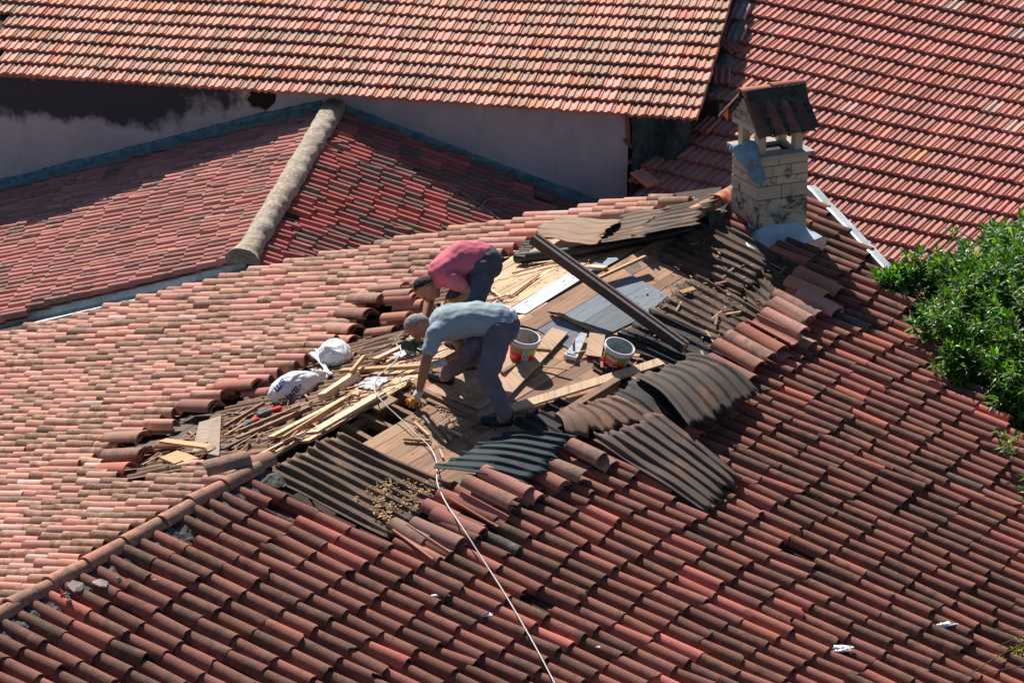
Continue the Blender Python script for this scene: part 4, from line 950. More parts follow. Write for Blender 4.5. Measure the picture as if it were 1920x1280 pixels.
sb = o.modifiers.new('s', 'SUBSURF'); sb.subdivision_type = 'SIMPLE'; sb.levels = sb.render_levels = 4
tx = bpy.data.textures.new('rough', 'CLOUDS'); tx.noise_scale = 0.03; dp = o.modifiers.new('d', 'DISPLACE'); dp.texture = tx; dp.strength = 0.025; dp.texture_coords = 'GLOBAL'
# hood: black mortar bed with curved tiles on it
top = FCb + DL * WL / 2 + np.array([0, 0, zb + .06 + RH - FCb[2]])
M_SOOT = plain('sooty mortar', (0.05, 0.052, 0.05), 0.95, 0.7, 25, bmp=1.0)
for sgn, nm in ((-1, 'front'), (1, 'back')):
    dn = nrm(DL * sgn * (WL / 2 + .06) + np.array([0, 0, -RH * 1.02])); vv = DR; nn_ = nrm(np.cross(dn, vv)); nn_ = nn_ if nn_[2] > 0 else -nn_
    LL = math.hypot(WL / 2 + .10, RH * 1.15); o0 = top - DR * .03
    G = []
    for i in range(22):
        t = i / 21; row = []
        for j in range(22):
            s = j / 21; q = o0 + dn * LL * .97 * t + DR * (WR_ + .06) * s; row.append(q + nn_ * (0.008 + 0.05 * max(0, .42 - t) / .42 + 0.014 * noise.noise(Vector(tuple(q * 30)))))
        G.append(row)
    mb = MB(); mb.grid(G, (1, 1, 1, .5), True); o = child(mb, 'hood_mortar', M_SOOT, chim); sm = o.modifiers.new('t', 'SOLIDIFY'); sm.thickness = 0.03
    mb = MB(); rr = random.Random(3)
    for k, x in enumerate((.03, .17, .31, .43)):
        c = jitc([(0.12, 0.06, 0.05), (0.26, 0.09, 0.07), (0.18, 0.08, 0.07), (0.08, 0.05, 0.045)][k], rr, .1, .66)
        barrel(mb, o0 + dn * .05 + DR * x + nn_ * .0, dn, vv, nn_, LL - .03, .10, .14, .055, 0, c, seg=10)
    child(mb, 'hood_tiles', M_OLD, chim)
mb = MB(); rr = random.Random(6)
for k in range(2): barrel(mb, top + DR * (WR_ + .05 - (WR_ + .09) * .5 * k) + np.array([0, 0, .0 - .012 * k]), -DR, DL, np.array([0, 0, 1.0]), (WR_ + .1) / 2 + .02, .12, .13, .06, .006, [(0.36, 0.12, 0.085, .3), (0.46, 0.19, 0.12, .2)][k], seg=10)
child(mb, 'hood_ridge_tiles', M_MID, chim)
mb = MB(); q = FCb - DR * .045 + DL * (WL + .05) + np.array([0, 0, zb + .03 - FCb[2]]); mb.add([q, q + DL * .05 + np.array([0, 0, .02]), q - DL * .05 + np.array([0, 0, .10]), q + np.array([0, 0, -.03]) - DL * .04], [(0, 1, 2), (0, 2, 3)], (0.70, 0.2, 0.06, 0)); child(mb, 'tile_shard', M_MID, chim)
# metal skirt around the base
G = []; ring_in = [(1366, 430), (1392, 448), (1417, 458), (1450, 452), (1480, 446), (1508, 440), (1530, 425)]; ring_out = [(1376, 432), (1400, 462), (1428, 474), (1455, 462), (1490, 462), (1535, 450), (1562, 434)]
FI = [FCb + DL * .45, FCb + DL * .2, FCb, FCb + DR * .12, FCb + DR * .28, FCb + DR * WR_, FCb + DR * WR_ + DL * .2]
for k in range(1, 7):
    a = FI[k] + np.array([0, 0, .10]); b = PF.at(*ring_out[k], .05 + .015 * math.sin(k * 2.1)); m_ = a * .8 + b * .2 + np.array([0, 0, -.06])
    G.append([a, m_, m_ * .6 + b * .4 + np.array([0, 0, .012 * (-1) ** k]), m_ * .25 + b * .75 + np.array([0, 0, .015 * math.sin(k * 3)]), b])
mb = MB(); mb.grid(G, (1, 1, 1, .5), True); M_SKIRT = plain('pale metal sheet', (0.46, 0.58, 0.64), 0.45, 0.15, 7, metal=0.2, bmp=0.2); o = child(mb, 'skirt_flashing', M_SKIRT, chim)
sb = o.modifiers.new('s', 'SUBSURF'); sb.levels = sb.render_levels = 2; sm = o.modifiers.new('t', 'SOLIDIFY'); sm.thickness = 0.004
m = rough_strip(PF, [PF.at(x, y, .05) for x, y in ((1318, 412), (1345, 408), (1375, 415))], 0.11, 0.07, 0.05, 6); child(m, 'base_mortar', M_CEMD, chim)
# cloth hung over the slab
M_CLOTH = plain('blue grey cloth', (0.15, 0.27, 0.37), 0.85, 0.25, 9, bmp=0.2)
zs = SLT
def cp(a, l, z): return FCb + DL * l + DR * a + np.array([0, 0, z - FCb[2]])
rowsC = [ # each row: list of (dr, dl, z) across the cloth, from the bunched top to the hanging tail
 [(.05, .20, zs + .09), (.04, .16, zs + .10), (.03, .12, zs + .115), (.03, .09, zs + .12), (.04, .06, zs + .11)],
 [(-.01, .27, zs + .03), (-.02, .20, zs + .07), (-.03, .13, zs + .095), (-.02, .06, zs + .09), (.01, .02, zs + .07)],
 [(-.04, .33, zs + .01), (-.06, .24, zs + .03), (-.07, .14, zs + .05), (-.06, .04, zs + .05), (-.02, -.03, zs + .04)],
 [(-.06, .36, zs - .03), (-.08, .26, zs - .02), (-.085, .15, zs - .01), (-.08, .02, zs - .01), (-.02, -.06, zs - .01)],
 [(-.055, .34, zs - .05), (-.08, .25, zs - .07), (-.08, .14, zs - .07), (-.08, .0, zs - .07), (-.0, -.07, zs - .07)],
 [(-.05, .16, zs - .08), (-.06, .12, zs - .10), (-.06, .06, zs - .11), (-.05, -.02, zs - .13), (.03, -.05, zs - .14)],
 [(-.035, .09, zs - .14), (-.045, .07, zs - .16), (-.045, .03, zs - .17), (-.03, -.03, zs - .19), (.06, -.04, zs - .19)],
 [(-.03, .08, zs - .21), (-.04, .05, zs - .22), (-.035, .02, zs - .23), (-.02, -.025, zs - .24), (.05, -.03, zs - .24)]]
mb = MB(); mb.grid([[cp(*q) for q in row] for row in rowsC], (1, 1, 1, .5), True); o = mb.build('cloth', M_CLOTH, origin=cp(-.05, .1, zs))
sb = o.modifiers.new('s', 'SUBSURF'); sb.levels = sb.render_levels = 4
t1 = bpy.data.textures.new('fold', 'MARBLE'); t1.noise_scale = 0.10; t1.turbulence = 5; dp = o.modifiers.new('d', 'DISPLACE'); dp.texture = t1; dp.strength = 0.032; dp.texture_coords = 'GLOBAL'; dp.mid_level = 0.4
sm = o.modifiers.new('t', 'SOLIDIFY'); sm.thickness = 0.004
tag(o, 'crumpled blue grey cloth hung over the chimney slab', 'cloth')
# ------------------------------------------------------------------ organic builders
def caps(bm, p0, p1, r0, r1, k=1.0, lat=None, seg=16):
    """tapered rounded segment with an elliptic section (k = width / thickness along lat)"""
    p0, p1 = np.asarray(p0, float), np.asarray(p1, float); d = p1 - p0; L = np.linalg.norm(d); d = d / max(L, 1e-6)
    la = np.asarray(lat if lat is not None else (0.3, 1, 0.2), float); a = la - d * (la @ d); a = nrm(a); b = np.cross(d, a)
    rings = []; st = [(-1, 0.02), (-.8, .6), (-.45, .89), (0, 1)]
    prof = [(-r0 * math.sin(R_(q)), r0 * math.cos(R_(q))) for q in (80, 55, 28)] + [(0, r0), (L, r1)] + [(L + r1 * math.sin(R_(q)), r1 * math.cos(R_(q))) for q in (28, 55, 80)]
    vs = []
    for s, r in prof:
        vs.append([bm.verts.new(Vector(tuple(p0 + d * s + a * r * k * math.cos(2 * math.pi * j / seg) + b * r * math.sin(2 * math.pi * j / seg)))) for j in range(seg)])
    for i in range(len(vs) - 1):
        for j in range(seg): bm.faces.new((vs[i][j], vs[i][(j + 1) % seg], vs[i + 1][(j + 1) % seg], vs[i + 1][j]))
    bm.faces.new(vs[0][::-1]); bm.faces.new(vs[-1])
def ball(bm, c, ax, ay, az, seg=20):
    """ellipsoid with given half axes"""
    r = bmesh.ops.create_uvsphere(bm, u_segments=seg, v_segments=seg // 2 + 4, radius=1)
    M = Matrix(((ax[0], ay[0], az[0], c[0]), (ax[1], ay[1], az[1], c[1]), (ax[2], ay[2], az[2], c[2]), (0, 0, 0, 1)))
    for v in r['verts']: v.co = M @ v.co
def organic(bm, name, mat, parent, vox=0.008, smooth=6, disp=None, thick=None):
    c = np.array(wloc(parent)) if parent is not None else np.array(bm.verts[:][0].co)
    bmesh.ops.recalc_face_normals(bm, faces=bm.faces)
    for v in bm.verts: v.co -= Vector(tuple(c))
    me = bpy.data.meshes.new(name); bm.to_mesh(me); bm.free(); me.materials.append(mat)
    o = bpy.data.objects.new(name, me); COL.objects.link(o)
    if parent is not None: o.parent = parent
    else: o.location = tuple(c)
    rm = o.modifiers.new('r', 'REMESH'); rm.mode = 'VOXEL'; rm.voxel_size = vox; rm.use_smooth_shade = True
    if smooth: s = o.modifiers.new('s', 'SMOOTH'); s.factor = 0.6; s.iterations = smooth
    if disp:
        for sc, st in disp:
            t = bpy.data.textures.new('fold', 'CLOUDS'); t.noise_scale = sc; t.noise_depth = 1
            d = o.modifiers.new('d', 'DISPLACE'); d.texture = t; d.strength = st; d.mid_level = 0.5; d.texture_coords = 'GLOBAL'
        if len(disp) > 2 or disp[0][1] > .03:
            t = bpy.data.textures.new('crease', 'MARBLE'); t.noise_scale = .28; t.turbulence = 5; t.noise_depth = 1; d = o.modifiers.new('d', 'DISPLACE'); d.texture = t; d.strength = .012; d.mid_level = .5; d.texture_coords = 'GLOBAL'
    return o
M_SKIN = plain('sunburnt skin', (0.36, 0.17, 0.105), 0.55, 0.12, 8, bmp=0.1)
M_PINK = plain('pink cotton', (0.62, 0.14, 0.20), 0.85, 0.12, 6, bmp=0.2)
M_BLUE = plain('blue grey cotton', (0.29, 0.365, 0.42), 0.85, 0.1, 6, bmp=0.2)
M_TROU = plain('grey work trousers', (0.15, 0.125, 0.165), 0.85, 0.2, 7, bmp=0.2)
M_TROU2 = plain('slate work trousers', (0.075, 0.075, 0.105), 0.85, 0.2, 7, bmp=0.2)
M_SHOE = plain('dark teal shoe', (0.02, 0.032, 0.036), 0.6, 0.3, 20)
M_GLOVE = plain('orange rubber glove', (0.72, 0.30, 0.03), 0.6, 0.15, 20)
M_KNIT = plain('off white knit', (0.62, 0.58, 0.52), 0.9, 0.1, 60)
M_HAIRG = plain('grey hair', (0.34, 0.32, 0.30), 0.85, 0.4, 120, bmp=0.8)
M_HAIRD = plain('black hair', (0.018, 0.014, 0.013), 0.7, 0.5, 120, bmp=0.6)
M_HEM = plain('white undershirt', (0.62, 0.68, 0.76), 0.85, 0.05, 8)

def head(bm, c, crown, face, s=1.0):
    u = nrm(crown); f = nrm(np.asarray(face, float) - u * (np.asarray(face, float) @ u)); l = np.cross(u, f)
    ball(bm, c, l * .074 * s, f * .094 * s, u * .108 * s)                 # skull
    ball(bm, c - u * .055 * s + f * .03 * s, l * .056 * s, f * .058 * s, u * .062 * s)   # jaw
    ball(bm, c - u * .098 * s + f * .055 * s, l * .026 * s, f * .024 * s, u * .022 * s)  # chin
    caps(bm, c + f * .088 * s + u * .012 * s, c + f * .112 * s - u * .025 * s, .009 * s, .015 * s)  # nose
    ball(bm, c - u * .058 * s + f * .088 * s, l * .024 * s, f * .008 * s, u * .008 * s)  # lips
    ball(bm, c + f * .085 * s + u * .024 * s, l * .05 * s, f * .012 * s, u * .01 * s)    # brow
    for sg in (-1, 1): ball(bm, c + l * .078 * s * sg - f * .008 * s - u * .012 * s, l * .010 * s, f * .020 * s, u * .032 * s)  # ears
    return u, f, l
def haircap(c, u, f, l, mat, parent, name='hair', bald=0.0):
    bm = bmesh.new(); bmesh.ops.create_icosphere(bm, subdivisions=5, radius=1)
    kill = []
    for v in bm.verts:
        x, y, z = v.co       # x lateral, y face, z crown
        keep = z * 0.62 - y * 0.95 - abs(x) * 0.28 + .22 * noise.noise(v.co * 13) > 0.02
        if bald and z > 0.55 and y > -0.35: keep = keep and (x * x + (y - .2) ** 2 > bald)
        if not keep: kill.append(v)
    bmesh.ops.delete(bm, geom=kill, context='VERTS'); o0 = np.array(wloc(parent))
    for v in bm.verts:
        n = 0.985 + 0.03 * noise.noise(v.co * 7) + 0.03 * noise.noise(v.co * 26); x, y, z = v.co
        v.co = Vector(tuple(c + l * .0755 * x * n + f * .0955 * y * n + u * .1085 * z * n - o0))
    me = bpy.data.meshes.new(name); bm.to_mesh(me); bm.free(); me.materials.append(mat)
    for p in me.polygons: p.use_smooth = True
    o = bpy.data.objects.new(name, me); COL.objects.link(o); o.parent = parent
    sm = o.modifiers.new('t', 'SOLIDIFY'); sm.thickness = 0.003; sm.offset = -1
def eyes(c, u, f, l, parent):
    for sg in (-1, 1):
        bm = bmesh.new(); ball(bm, c + f * .086 + u * .006 + l * sg * .03, l * .013, f * .009, u * .007, 10); o0 = Vector(tuple(np.array(wloc(parent))))
        for v in bm.verts: v.co -= o0
        me = bpy.data.meshes.new('eye'); bm.to_mesh(me); bm.free(); me.materials.append(M_HAIRD); o = bpy.data.objects.new('eye', me); COL.objects.link(o); o.parent = parent
def hand(bm, wrist, palm_end, tips, thumb, lat, r=.0105):
    """palm plus five separate fingers with a knuckle bend"""
    w, e = np.asarray(wrist, float), np.asarray(palm_end, float); d = nrm(e - w); la = nrm(np.asarray(lat, float) - d * (np.asarray(lat, float) @ d)); up = np.cross(la, d)
    caps(bm, w, e, .024, .026, 1.45, la)
    for i, t in enumerate(tips):
        b = e + la * (-.030 + .020 * i); t = np.asarray(t, float); m_ = (b + t) / 2 + up * .014 * (1 if up[2] > 0 else -1)
        caps(bm, b, m_, r * 1.05, r); caps(bm, m_, t, r, r * .8)
    b = w + (e - w) * .35 - la * .034; t = np.asarray(thumb, float); m_ = (b + t) / 2 - la * .008; caps(bm, b, m_, r * 1.25, r * 1.1); caps(bm, m_, t, r * 1.1, r * .9)

# ---- man in the blue grey shirt
d0 = 33.02
def J(px, py, dd=0.0): return PT(px, py, d0 + dd)
manA = empty('person', tuple(PF.at(900, 760)), 'grey haired person in a blue grey shirt, bent double, orange glove on the boards', 'person')
pelvis, mid, chest, neck, hd = J(934, 612, .02), J(886, 598, .02), J(838, 605, .0), J(810, 612, -.01), J(783, 611, -.02)
hipL, hipR = J(938, 624, -.08), J(930, 618, .10); knL, knR = J(912, 704, -.20), J(880, 664, -.02)
fL = [PF.at(952, 786, .04), PF.at(930, 790, .04), PF.at(908, 786, .03)]; fR = [PF.at(843, 711, .04), PF.at(826, 708, .04), PF.at(808, 702, .03)]
anL, anR = PF.at(949, 782, .10), PF.at(838, 706, .10)
shL, shR = J(816, 626, -.15), J(824, 600, .17); elL, elR = J(798, 680, -.20), J(873, 660, .0)
wrL = PF.at(785, 738, .10); wrR = J(826, 680, -.06); LAT = (0, 1, 0)
bm = bmesh.new(); u_, f_, l_ = head(bm, hd, (-.93, -.05, .12), (-.22, -.42, -.88))
caps(bm, chest, neck, .09, .055, 1.2, LAT); caps(bm, neck, hd, .052, .05)
caps(bm, pelvis, mid, .12, .11, 1.2, LAT); caps(bm, mid, chest, .11, .11, 1.2, LAT)
for sh, el, wr in ((shL, elL, wrL), (shR, elR, wrR)):
    caps(bm, chest, sh, .06, .05); caps(bm, sh, el, .050, .040); caps(bm, el, el + (wr - el) * .4, .041, .040); caps(bm, el + (wr - el) * .4, wr, .040, .026)
for hp, kn, an, ft in ((hipL, knL, anL, fL), (hipR, knR, anR, fR)):
    caps(bm, pelvis, hp, .11, .09); caps(bm, hp, kn, .08, .055); caps(bm, kn, an, .055, .038); caps(bm, an, ft[1], .038, .032)
organic(bm, 'body', M_SKIN, manA, .008, 5); haircap(hd, u_, f_, l_, M_HAIRG, manA); eyes(hd, u_, f_, l_, manA)
bm = bmesh.new()
caps(bm, J(937, 603, .02), mid, .143, .137, 1.22, LAT); caps(bm, mid, chest, .137, .138, 1.22, LAT); caps(bm, chest, J(818, 611, 0), .130, .085, 1.35, LAT)
caps(bm, J(835, 616, -.08), shL, .09, .075); caps(bm, shL, shL + (elL - shL) * .55, .075, .070); caps(bm, J(835, 600, .08), shR, .09, .075); caps(bm, shR, shR + (elR - shR) * .5, .072, .066)
o = organic(bm, 'shirt', M_BLUE, manA, .008, 7, [(.15, .03), (.05, .008)])
bm = bmesh.new(); caps(bm, J(943, 600, .02), J(935, 605, .02), .124, .132, 1.2, LAT); organic(bm, 'undershirt', M_HEM, manA, .008, 4, [(.06, .02)])
def trousers(bm, pel, hips, knees, ankles, r=(.145, .098, .072, .060)):
    caps(bm, pel, (hips[0] + hips[1]) / 2, r[0], r[0] * .9, 1.15, LAT)
    for h_, k_, a_ in zip(hips, knees, ankles):
        caps(bm, pel, h_, r[0] * .85, r[1] * 1.12); caps(bm, h_, k_, r[1] * 1.1, r[2] * 1.08); caps(bm, k_, a_, r[2] * 1.05, r[3])
bm = bmesh.new(); trousers(bm, J(941, 613, .02), (hipL, hipR), (knL, knR), (anL + np.array([0, 0, .03]), anR + np.array([0, 0, .03])))
organic(bm, 'trousers', M_TROU, manA, .008, 5, [(.12, .04), (.04, .010)])
def shoe(ft, up, parent):
    bm = bmesh.new(); caps(bm, ft[0], ft[1], .042, .045, 1.0, LAT); caps(bm, ft[1], ft[2], .045, .032, 1.15, LAT); caps(bm, ft[0] + up * .01, ft[0] + up * .055, .043, .042)
    o = organic(bm, 'shoe', M_SHOE, parent, .007, 3)
    mb = MB(); s = nrm(np.cross(ft[2] - ft[0], up)); G = []
    for i in range(9):
        t = i / 8; c = ft[0] * (1 - t) + ft[2] * t - nrm(ft[2] - ft[0]) * .035 * (1 - t) + nrm(ft[2] - ft[0]) * .025 * t - up * .030; w_ = .046 * math.sin(math.pi * (.14 + .76 * t)) ** .5
        G.append([c - s * w_ - up * .008, c - s * w_ + up * .008, c + s * w_ + up * .008, c + s * w_ - up * .008])
    mb.grid(G, (1, 1, 1, .5), False, close=True); k = mb.build('sole', M_DARK); k.parent = o; k.location = tuple(-np.array(wloc(o)))
shoe(fL, PF.n, manA); shoe(fR, PF.n, manA)
bm = bmesh.new(); pe = PF.at(776, 750, .065)
hand(bm, PF.at(782, 742, .09), pe, [PF.at(761, 751, .014), PF.at(763, 758, .012), PF.at(768, 763, .012), PF.at(775, 764, .014)], PF.at(788, 756, .02), PF.v * -1 + PF.u * .6)
gl = organic(bm, 'glove', M_GLOVE, manA, .0045, 2)
bm = bmesh.new(); caps(bm, PF.at(786, 735, .11), PF.at(781, 744, .085), .036, .036); k = organic(bm, 'knitted_cuff', M_KNIT, manA, .006, 2); k.parent = gl; 
bm = bmesh.new(); hand(bm, wrR, J(813, 684, -.10), [J(803, 689, -.13), J(803, 693, -.11), J(805, 696, -.09), J(809, 697, -.07)], J(806, 680, -.14), (0.1, 1, .2))
caps(bm, J(832, 678, -.05), wrR, .036, .034); organic(bm, 'glove', M_KNIT, manA, .005, 2)

# ---- man in the pink shirt
dB = 33.50
def K(px, py, dd=0.0): return PT(px, py, dB + dd)
manB = empty('person', tuple(PF.at(873, 690)), 'dark haired person in a pink shirt, bent over behind the grey haired one', 'person')
pelvis, mid, chest, neck, hd = K(902, 492, .0), K(868, 486, .0), K(836, 508, -.02), K(818, 527, -.03), K(799, 539, -.05)
hipL, hipR = K(905, 505, -.09), K(897, 500, .10); knL, knR = K(884, 585, -.20), K(850, 563, .02)
fL = [PF.at(888, 682, .04), PF.at(874, 684, .04), PF.at(858, 680, .03)]; fR = [PL.at(868, 640, .04), PL.at(852, 640, .04), PL.at(838, 636, .03)]
anL, anR = PF.at(886, 678, .10), PL.at(864, 636, .10)
shL, shR = K(850, 524, -.16), K(818, 512, .16); elL, elR = K(886, 552, -.18), K(806, 560, .16)
wrL = K(853, 566, -.20); wrR = K(797, 600, .02)
bm = bmesh.new(); u_, f_, l_ = head(bm, hd, (-.86, -.10, .12), (.16, -.36, -.92))
caps(bm, chest, neck, .09, .055, 1.2, LAT); caps(bm, neck, hd, .052, .05); caps(bm, pelvis, mid, .12, .11, 1.2, LAT); caps(bm, mid, chest, .11, .11, 1.2, LAT)
for sh, el, wr in ((shL, elL, wrL), (shR, elR, wrR)):
    caps(bm, chest, sh, .06, .05); caps(bm, sh, el, .052, .044); caps(bm, el, el + (wr - el) * .4, .044, .042); caps(bm, el + (wr - el) * .4, wr, .042, .028)
for hp, kn, an, ft in ((hipL, knL, anL, fL), (hipR, knR, anR, fR)):
    caps(bm, pelvis, hp, .11, .09); caps(bm, hp, kn, .08, .055); caps(bm, kn, an, .055, .038); caps(bm, an, ft[1], .038, .032)
organic(bm, 'body', M_SKIN, manB, .008, 5); haircap(hd, u_, f_, l_, M_HAIRD, manB, bald=.10); eyes(hd, u_, f_, l_, manB)
bm = bmesh.new()
caps(bm, K(899, 487, 0), mid, .146, .150, 1.2, LAT); caps(bm, mid, chest, .150, .140, 1.22, LAT); caps(bm, chest, K(821, 524, -.02), .128, .080, 1.35, LAT)
caps(bm, K(845, 512, -.08), shL, .10, .08); caps(bm, shL, shL + (elL - shL) * .40, .076, .062); caps(bm, K(835, 505, .08), shR, .09, .078); caps(bm, shR, shR + (elR - shR) * .5, .075, .07)
organic(bm, 'shirt', M_PINK, manB, .008, 7, [(.15, .03), (.05, .008)])
bm = bmesh.new(); trousers(bm, K(908, 492, 0), (hipL, hipR), (knL, knR), (anL + np.array([0, 0, .03]), anR + np.array([0, 0, .03])))
organic(bm, 'trousers', M_TROU2, manB, .008, 5, [(.12, .04), (.04, .010)])
shoe(fL, PF.n, manB); shoe(fR, PL.n, manB)
bm = bmesh.new(); hand(bm, wrL, K(842, 567, -.22), [K(834, 569, -.23), K(834, 573, -.22), K(837, 576, -.2), K(841, 576, -.18)], K(838, 562, -.25), (0.1, 1, .2)); organic(bm, 'glove', M_GLOVE, manB, .0045, 2)
bm = bmesh.new(); hand(bm, wrR, K(795, 612, .0), [K(788, 618, -.02), K(789, 622, .0), K(793, 624, .02), K(797, 622, .04)], K(801, 617, -.02), (0.1, 1, .2)); organic(bm, 'glove', M_GLOVE, manB, .0045, 2)

# ------------------------------------------------------------------ lettering
def text_mesh(s, size=1.0, bold=0.0, shear=0.0):
    c = bpy.data.curves.new('t', 'FONT'); c.body = s; c.size = size; c.offset = bold; c.shear = shear; c.resolution_u = 3; c.align_x = 'CENTER'; c.align_y = 'CENTER'
    o = bpy.data.objects.new('t', c); COL.objects.link(o); bpy.context.view_layer.update()
    me = bpy.data.meshes.new_from_object(o.evaluated_get(bpy.context.evaluated_depsgraph_get()))
    bm = bmesh.new(); bm.from_mesh(me); bmesh.ops.triangulate(bm, faces=bm.faces); bmesh.ops.subdivide_edges(bm, edges=[e for e in bm.edges if e.calc_length() > size * .15], cuts=2)
    vs = [tuple(v.co[:2]) for v in bm.verts]; fs = [tuple(v.index for v in f.verts) for f in bm.faces]; bm.free()
    bpy.data.objects.remove(o); bpy.data.curves.remove(c); bpy.data.meshes.remove(me); return vs, fs

# ------------------------------------------------------------------ buckets
M_PAIL = plain('white pail plastic', (0.66, 0.66, 0.68), 0.4, 0.06, 8, bmp=0)
M_PAILG = plain('paint smeared pail', (0.33, 0.38, 0.38), 0.5, 0.35, 14)
M_RED = plain('red print', (0.62, 0.012, 0.02), 0.4, 0.03, bmp=0); M_OLIVE = plain('olive print', (0.30, 0.24, 0.025), 0.4, 0.05, bmp=0)
M_LABEL = plain('paper label', (0.62, 0.62, 0.62), 0.7, 0.04, bmp=0); M_INK = plain('black print', (0.03, 0.03, 0.035), 0.7, 0.05, bmp=0); M_YEL = plain('yellow print', (0.62, 0.50, 0.03), 0.4, 0.05, bmp=0)
def bucket(px, py, lean, label, inner, deco):
    base = PF.at(px, py, .006); ax = nrm(np.asarray(lean, float)); e1 = nrm(np.cross(np.cross(ax, [1, 0, 0]), ax)); e1 = e1 if e1[0] > 0 else -e1; e2 = np.cross(ax, e1)
    r0, r1, h = .094, .119, .205
    def S(phi, z, off=0.0): r = r0 + (r1 - r0) * z / h + off; return base + ax * z + (e1 * math.cos(phi) + e2 * math.sin(phi)) * r
    root = empty('bucket', tuple(base), label, 'bucket'); K_ = 40
    def lathe(prof, name, mat):
        mb = MB(); mb.grid([[S(2 * math.pi * j / K_, z, off) for j in range(K_)] for z, off in prof], (1, 1, 1, .5), True, close=True); return child(mb, name, mat, root)
    lathe([(.0, -r0 + .002), (.0, -.004), (.004, 0), (.10, 0), (h - .03, 0)], 'pail_body', M_PAIL)
    lathe([(h - .03, 0), (h - .03, .007), (h - .022, .008), (h - .022, .002), (h - .006, .002), (h - .004, .009), (h + .004, .009), (h + .005, -.003), (h - .003, -.004)], 'rim', M_PAIL)
    lathe([(h, -.004), (.12, -.005), (.02, -.005), (.012, -.02), (.012, -r0 + .004)], 'inside', inner)
    def band(p0, p1, zf0, zf1, off, name, mat, k=40):
        mb = MB(); G = []
        for i in range(5): G.append([S(R_(p0 + (p1 - p0) * j / k), zf0(j / k) + (zf1(j / k) - zf0(j / k)) * i / 4, off) for j in range(k + 1)])
        mb.grid(G, (1, 1, 1, .5), True); return child(mb, name, mat, root)
    def decal(vs, fs, phi0, z0, rot, off, name, mat):
        c, s = math.cos(rot), math.sin(rot); mb = MB()
        mb.add([S(R_(phi0) + (x * c - y * s) / (r0 + .01), z0 + x * s + y * c, off) for x, y in vs], fs, (1, 1, 1, .5)); return child(mb, name, mat, root)
    deco(band, decal); 
    # wire bail folded down
    mb = MB(); mb.tube([S(R_(-180 + 180 * t / 14), h - .02 - .035 * math.sin(math.pi * t / 14), .012) for t in range(15)], .0025, 6); child(mb, 'bail', M_METAL, root)
    return root
def disc(rx, ry, n=32): return [(rx * math.cos(2 * math.pi * i / n), ry * math.sin(2 * math.pi * i / n)) for i in range(n)], [tuple(range(n))]
def rect(w, h, nx=6): 
    vs = [(-w / 2 + w * i / nx, y) for y in (-h / 2, h / 2) for i in range(nx + 1)]; return vs, [(i, i + 1, nx + 2 + i, nx + 1 + i) for i in range(nx)]
def move(m_, dx, dy): return [(x + dx, y + dy) for x, y in m_[0]], m_[1]
def deco1(band, decal):
    band(-180, 180, lambda t: .006, lambda t: .085 + .015 * math.sin(t * 9), .0006, 'red_band', M_RED); band(-180, 180, lambda t: .085 + .015 * math.sin(t * 9), lambda t: .155, .0006, 'olive_band', M_OLIVE)
    band(-70, 0, lambda t: .090, lambda t: .150 - .02 * t, .0010, 'yellow_patch', M_YEL)
    decal(*rect(.058, .112), -78, .088, 0, .0016, 'paper_label', M_LABEL)
    for i, (s, y, z) in enumerate((('Kaymaksız', .042, .013), ('Yoğurt', .030, .013))): decal(*move(text_mesh(s, z, .0003), 0, y), -78, .088, 0, .0022, 'label_text', M_INK)
    vs, fs = [], []
    for i in range(11):
        v, f = rect(.020, .0022, 2) if i else rect(.04, .003, 2); b_ = len(vs); vs += [(x - .010 * (i > 0), y + .014 - i * .0045) for x, y in v]; fs += [tuple(b_ + q for q in g_) for g_ in f]
    decal(vs, fs, -78, .088, 0, .0022, 'small_print', M_INK); vs, fs = [], []
    for i in range(9): v, f = rect(.014, .0018 if i % 3 else .003, 2); b_ = len(vs); vs += [(x + .016, y + .004 - i * .0045) for x, y in v]; fs += [tuple(b_ + q for q in g_) for g_ in f]
    decal(vs, fs, -78, .088, 0, .0022, 'barcode', M_INK)
    for k in range(5): v, f = disc(.0042, .0042, 12); decal([(x - .018 + .009 * k, y - .047) for x, y in v], f, -78, .088, 0, .0022, 'symbol', M_INK)
    decal(*disc(.026, .034), -158, .118, 0, .0012, 'oval_edge', M_WHITE); decal(*disc(.023, .031), -158, .118, 0, .0018, 'oval', M_RED)
    decal(*text_mesh('Yoğurt', .030), -150, .055, 0, .0018, 'product_text', M_WHITE)
def deco2(band, decal):
    band(-180, 180, lambda t: .006, lambda t: .090 + .012 * math.sin(t * 7 + 1), .0006, 'red_band', M_RED); band(-180, 180, lambda t: .090 + .012 * math.sin(t * 7 + 1), lambda t: .160, .0006, 'olive_band', M_OLIVE)
    decal(*disc(.047, .036), -118, .128, -.12, .0012, 'oval_edge', M_WHITE); decal(*disc(.043, .032), -118, .128, -.12, .0018, 'oval', M_RED)
    decal(*text_mesh('eker', .044, .001), -118, .130, -.12, .0024, 'name_text', M_WHITE)
    decal(*text_mesh('Yoğurt', .036), -112, .072, -.08, .0018, 'product_text', M_WHITE)
    for k in (0, 1): decal(*move(disc(.0075, .0075, 14), .018 * k, 0), -100, .034, 0, .0018, 'symbol', M_WHITE)
    decal(*rect(.046, .110), -38, .085, 0, .0014, 'paper_label', M_LABEL)
    vs, fs = [], []
    for i in range(14): v, f = rect(.034, .0025, 2); b_ = len(vs); vs += [(x, y + .045 - i * .0062) for x, y in v]; fs += [tuple(b_ + q for q in g_) for g_ in f]
    decal(vs, fs, -38, .085, 0, .0022, 'small_print', M_INK)
bucket(977, 672, (.16, -.10, .98), 'upright yogurt bucket with a big paper label, just behind the grey haired person', plain('pail inside', (0.45, 0.40, 0.38), 0.5, 0.3, 10), deco1)
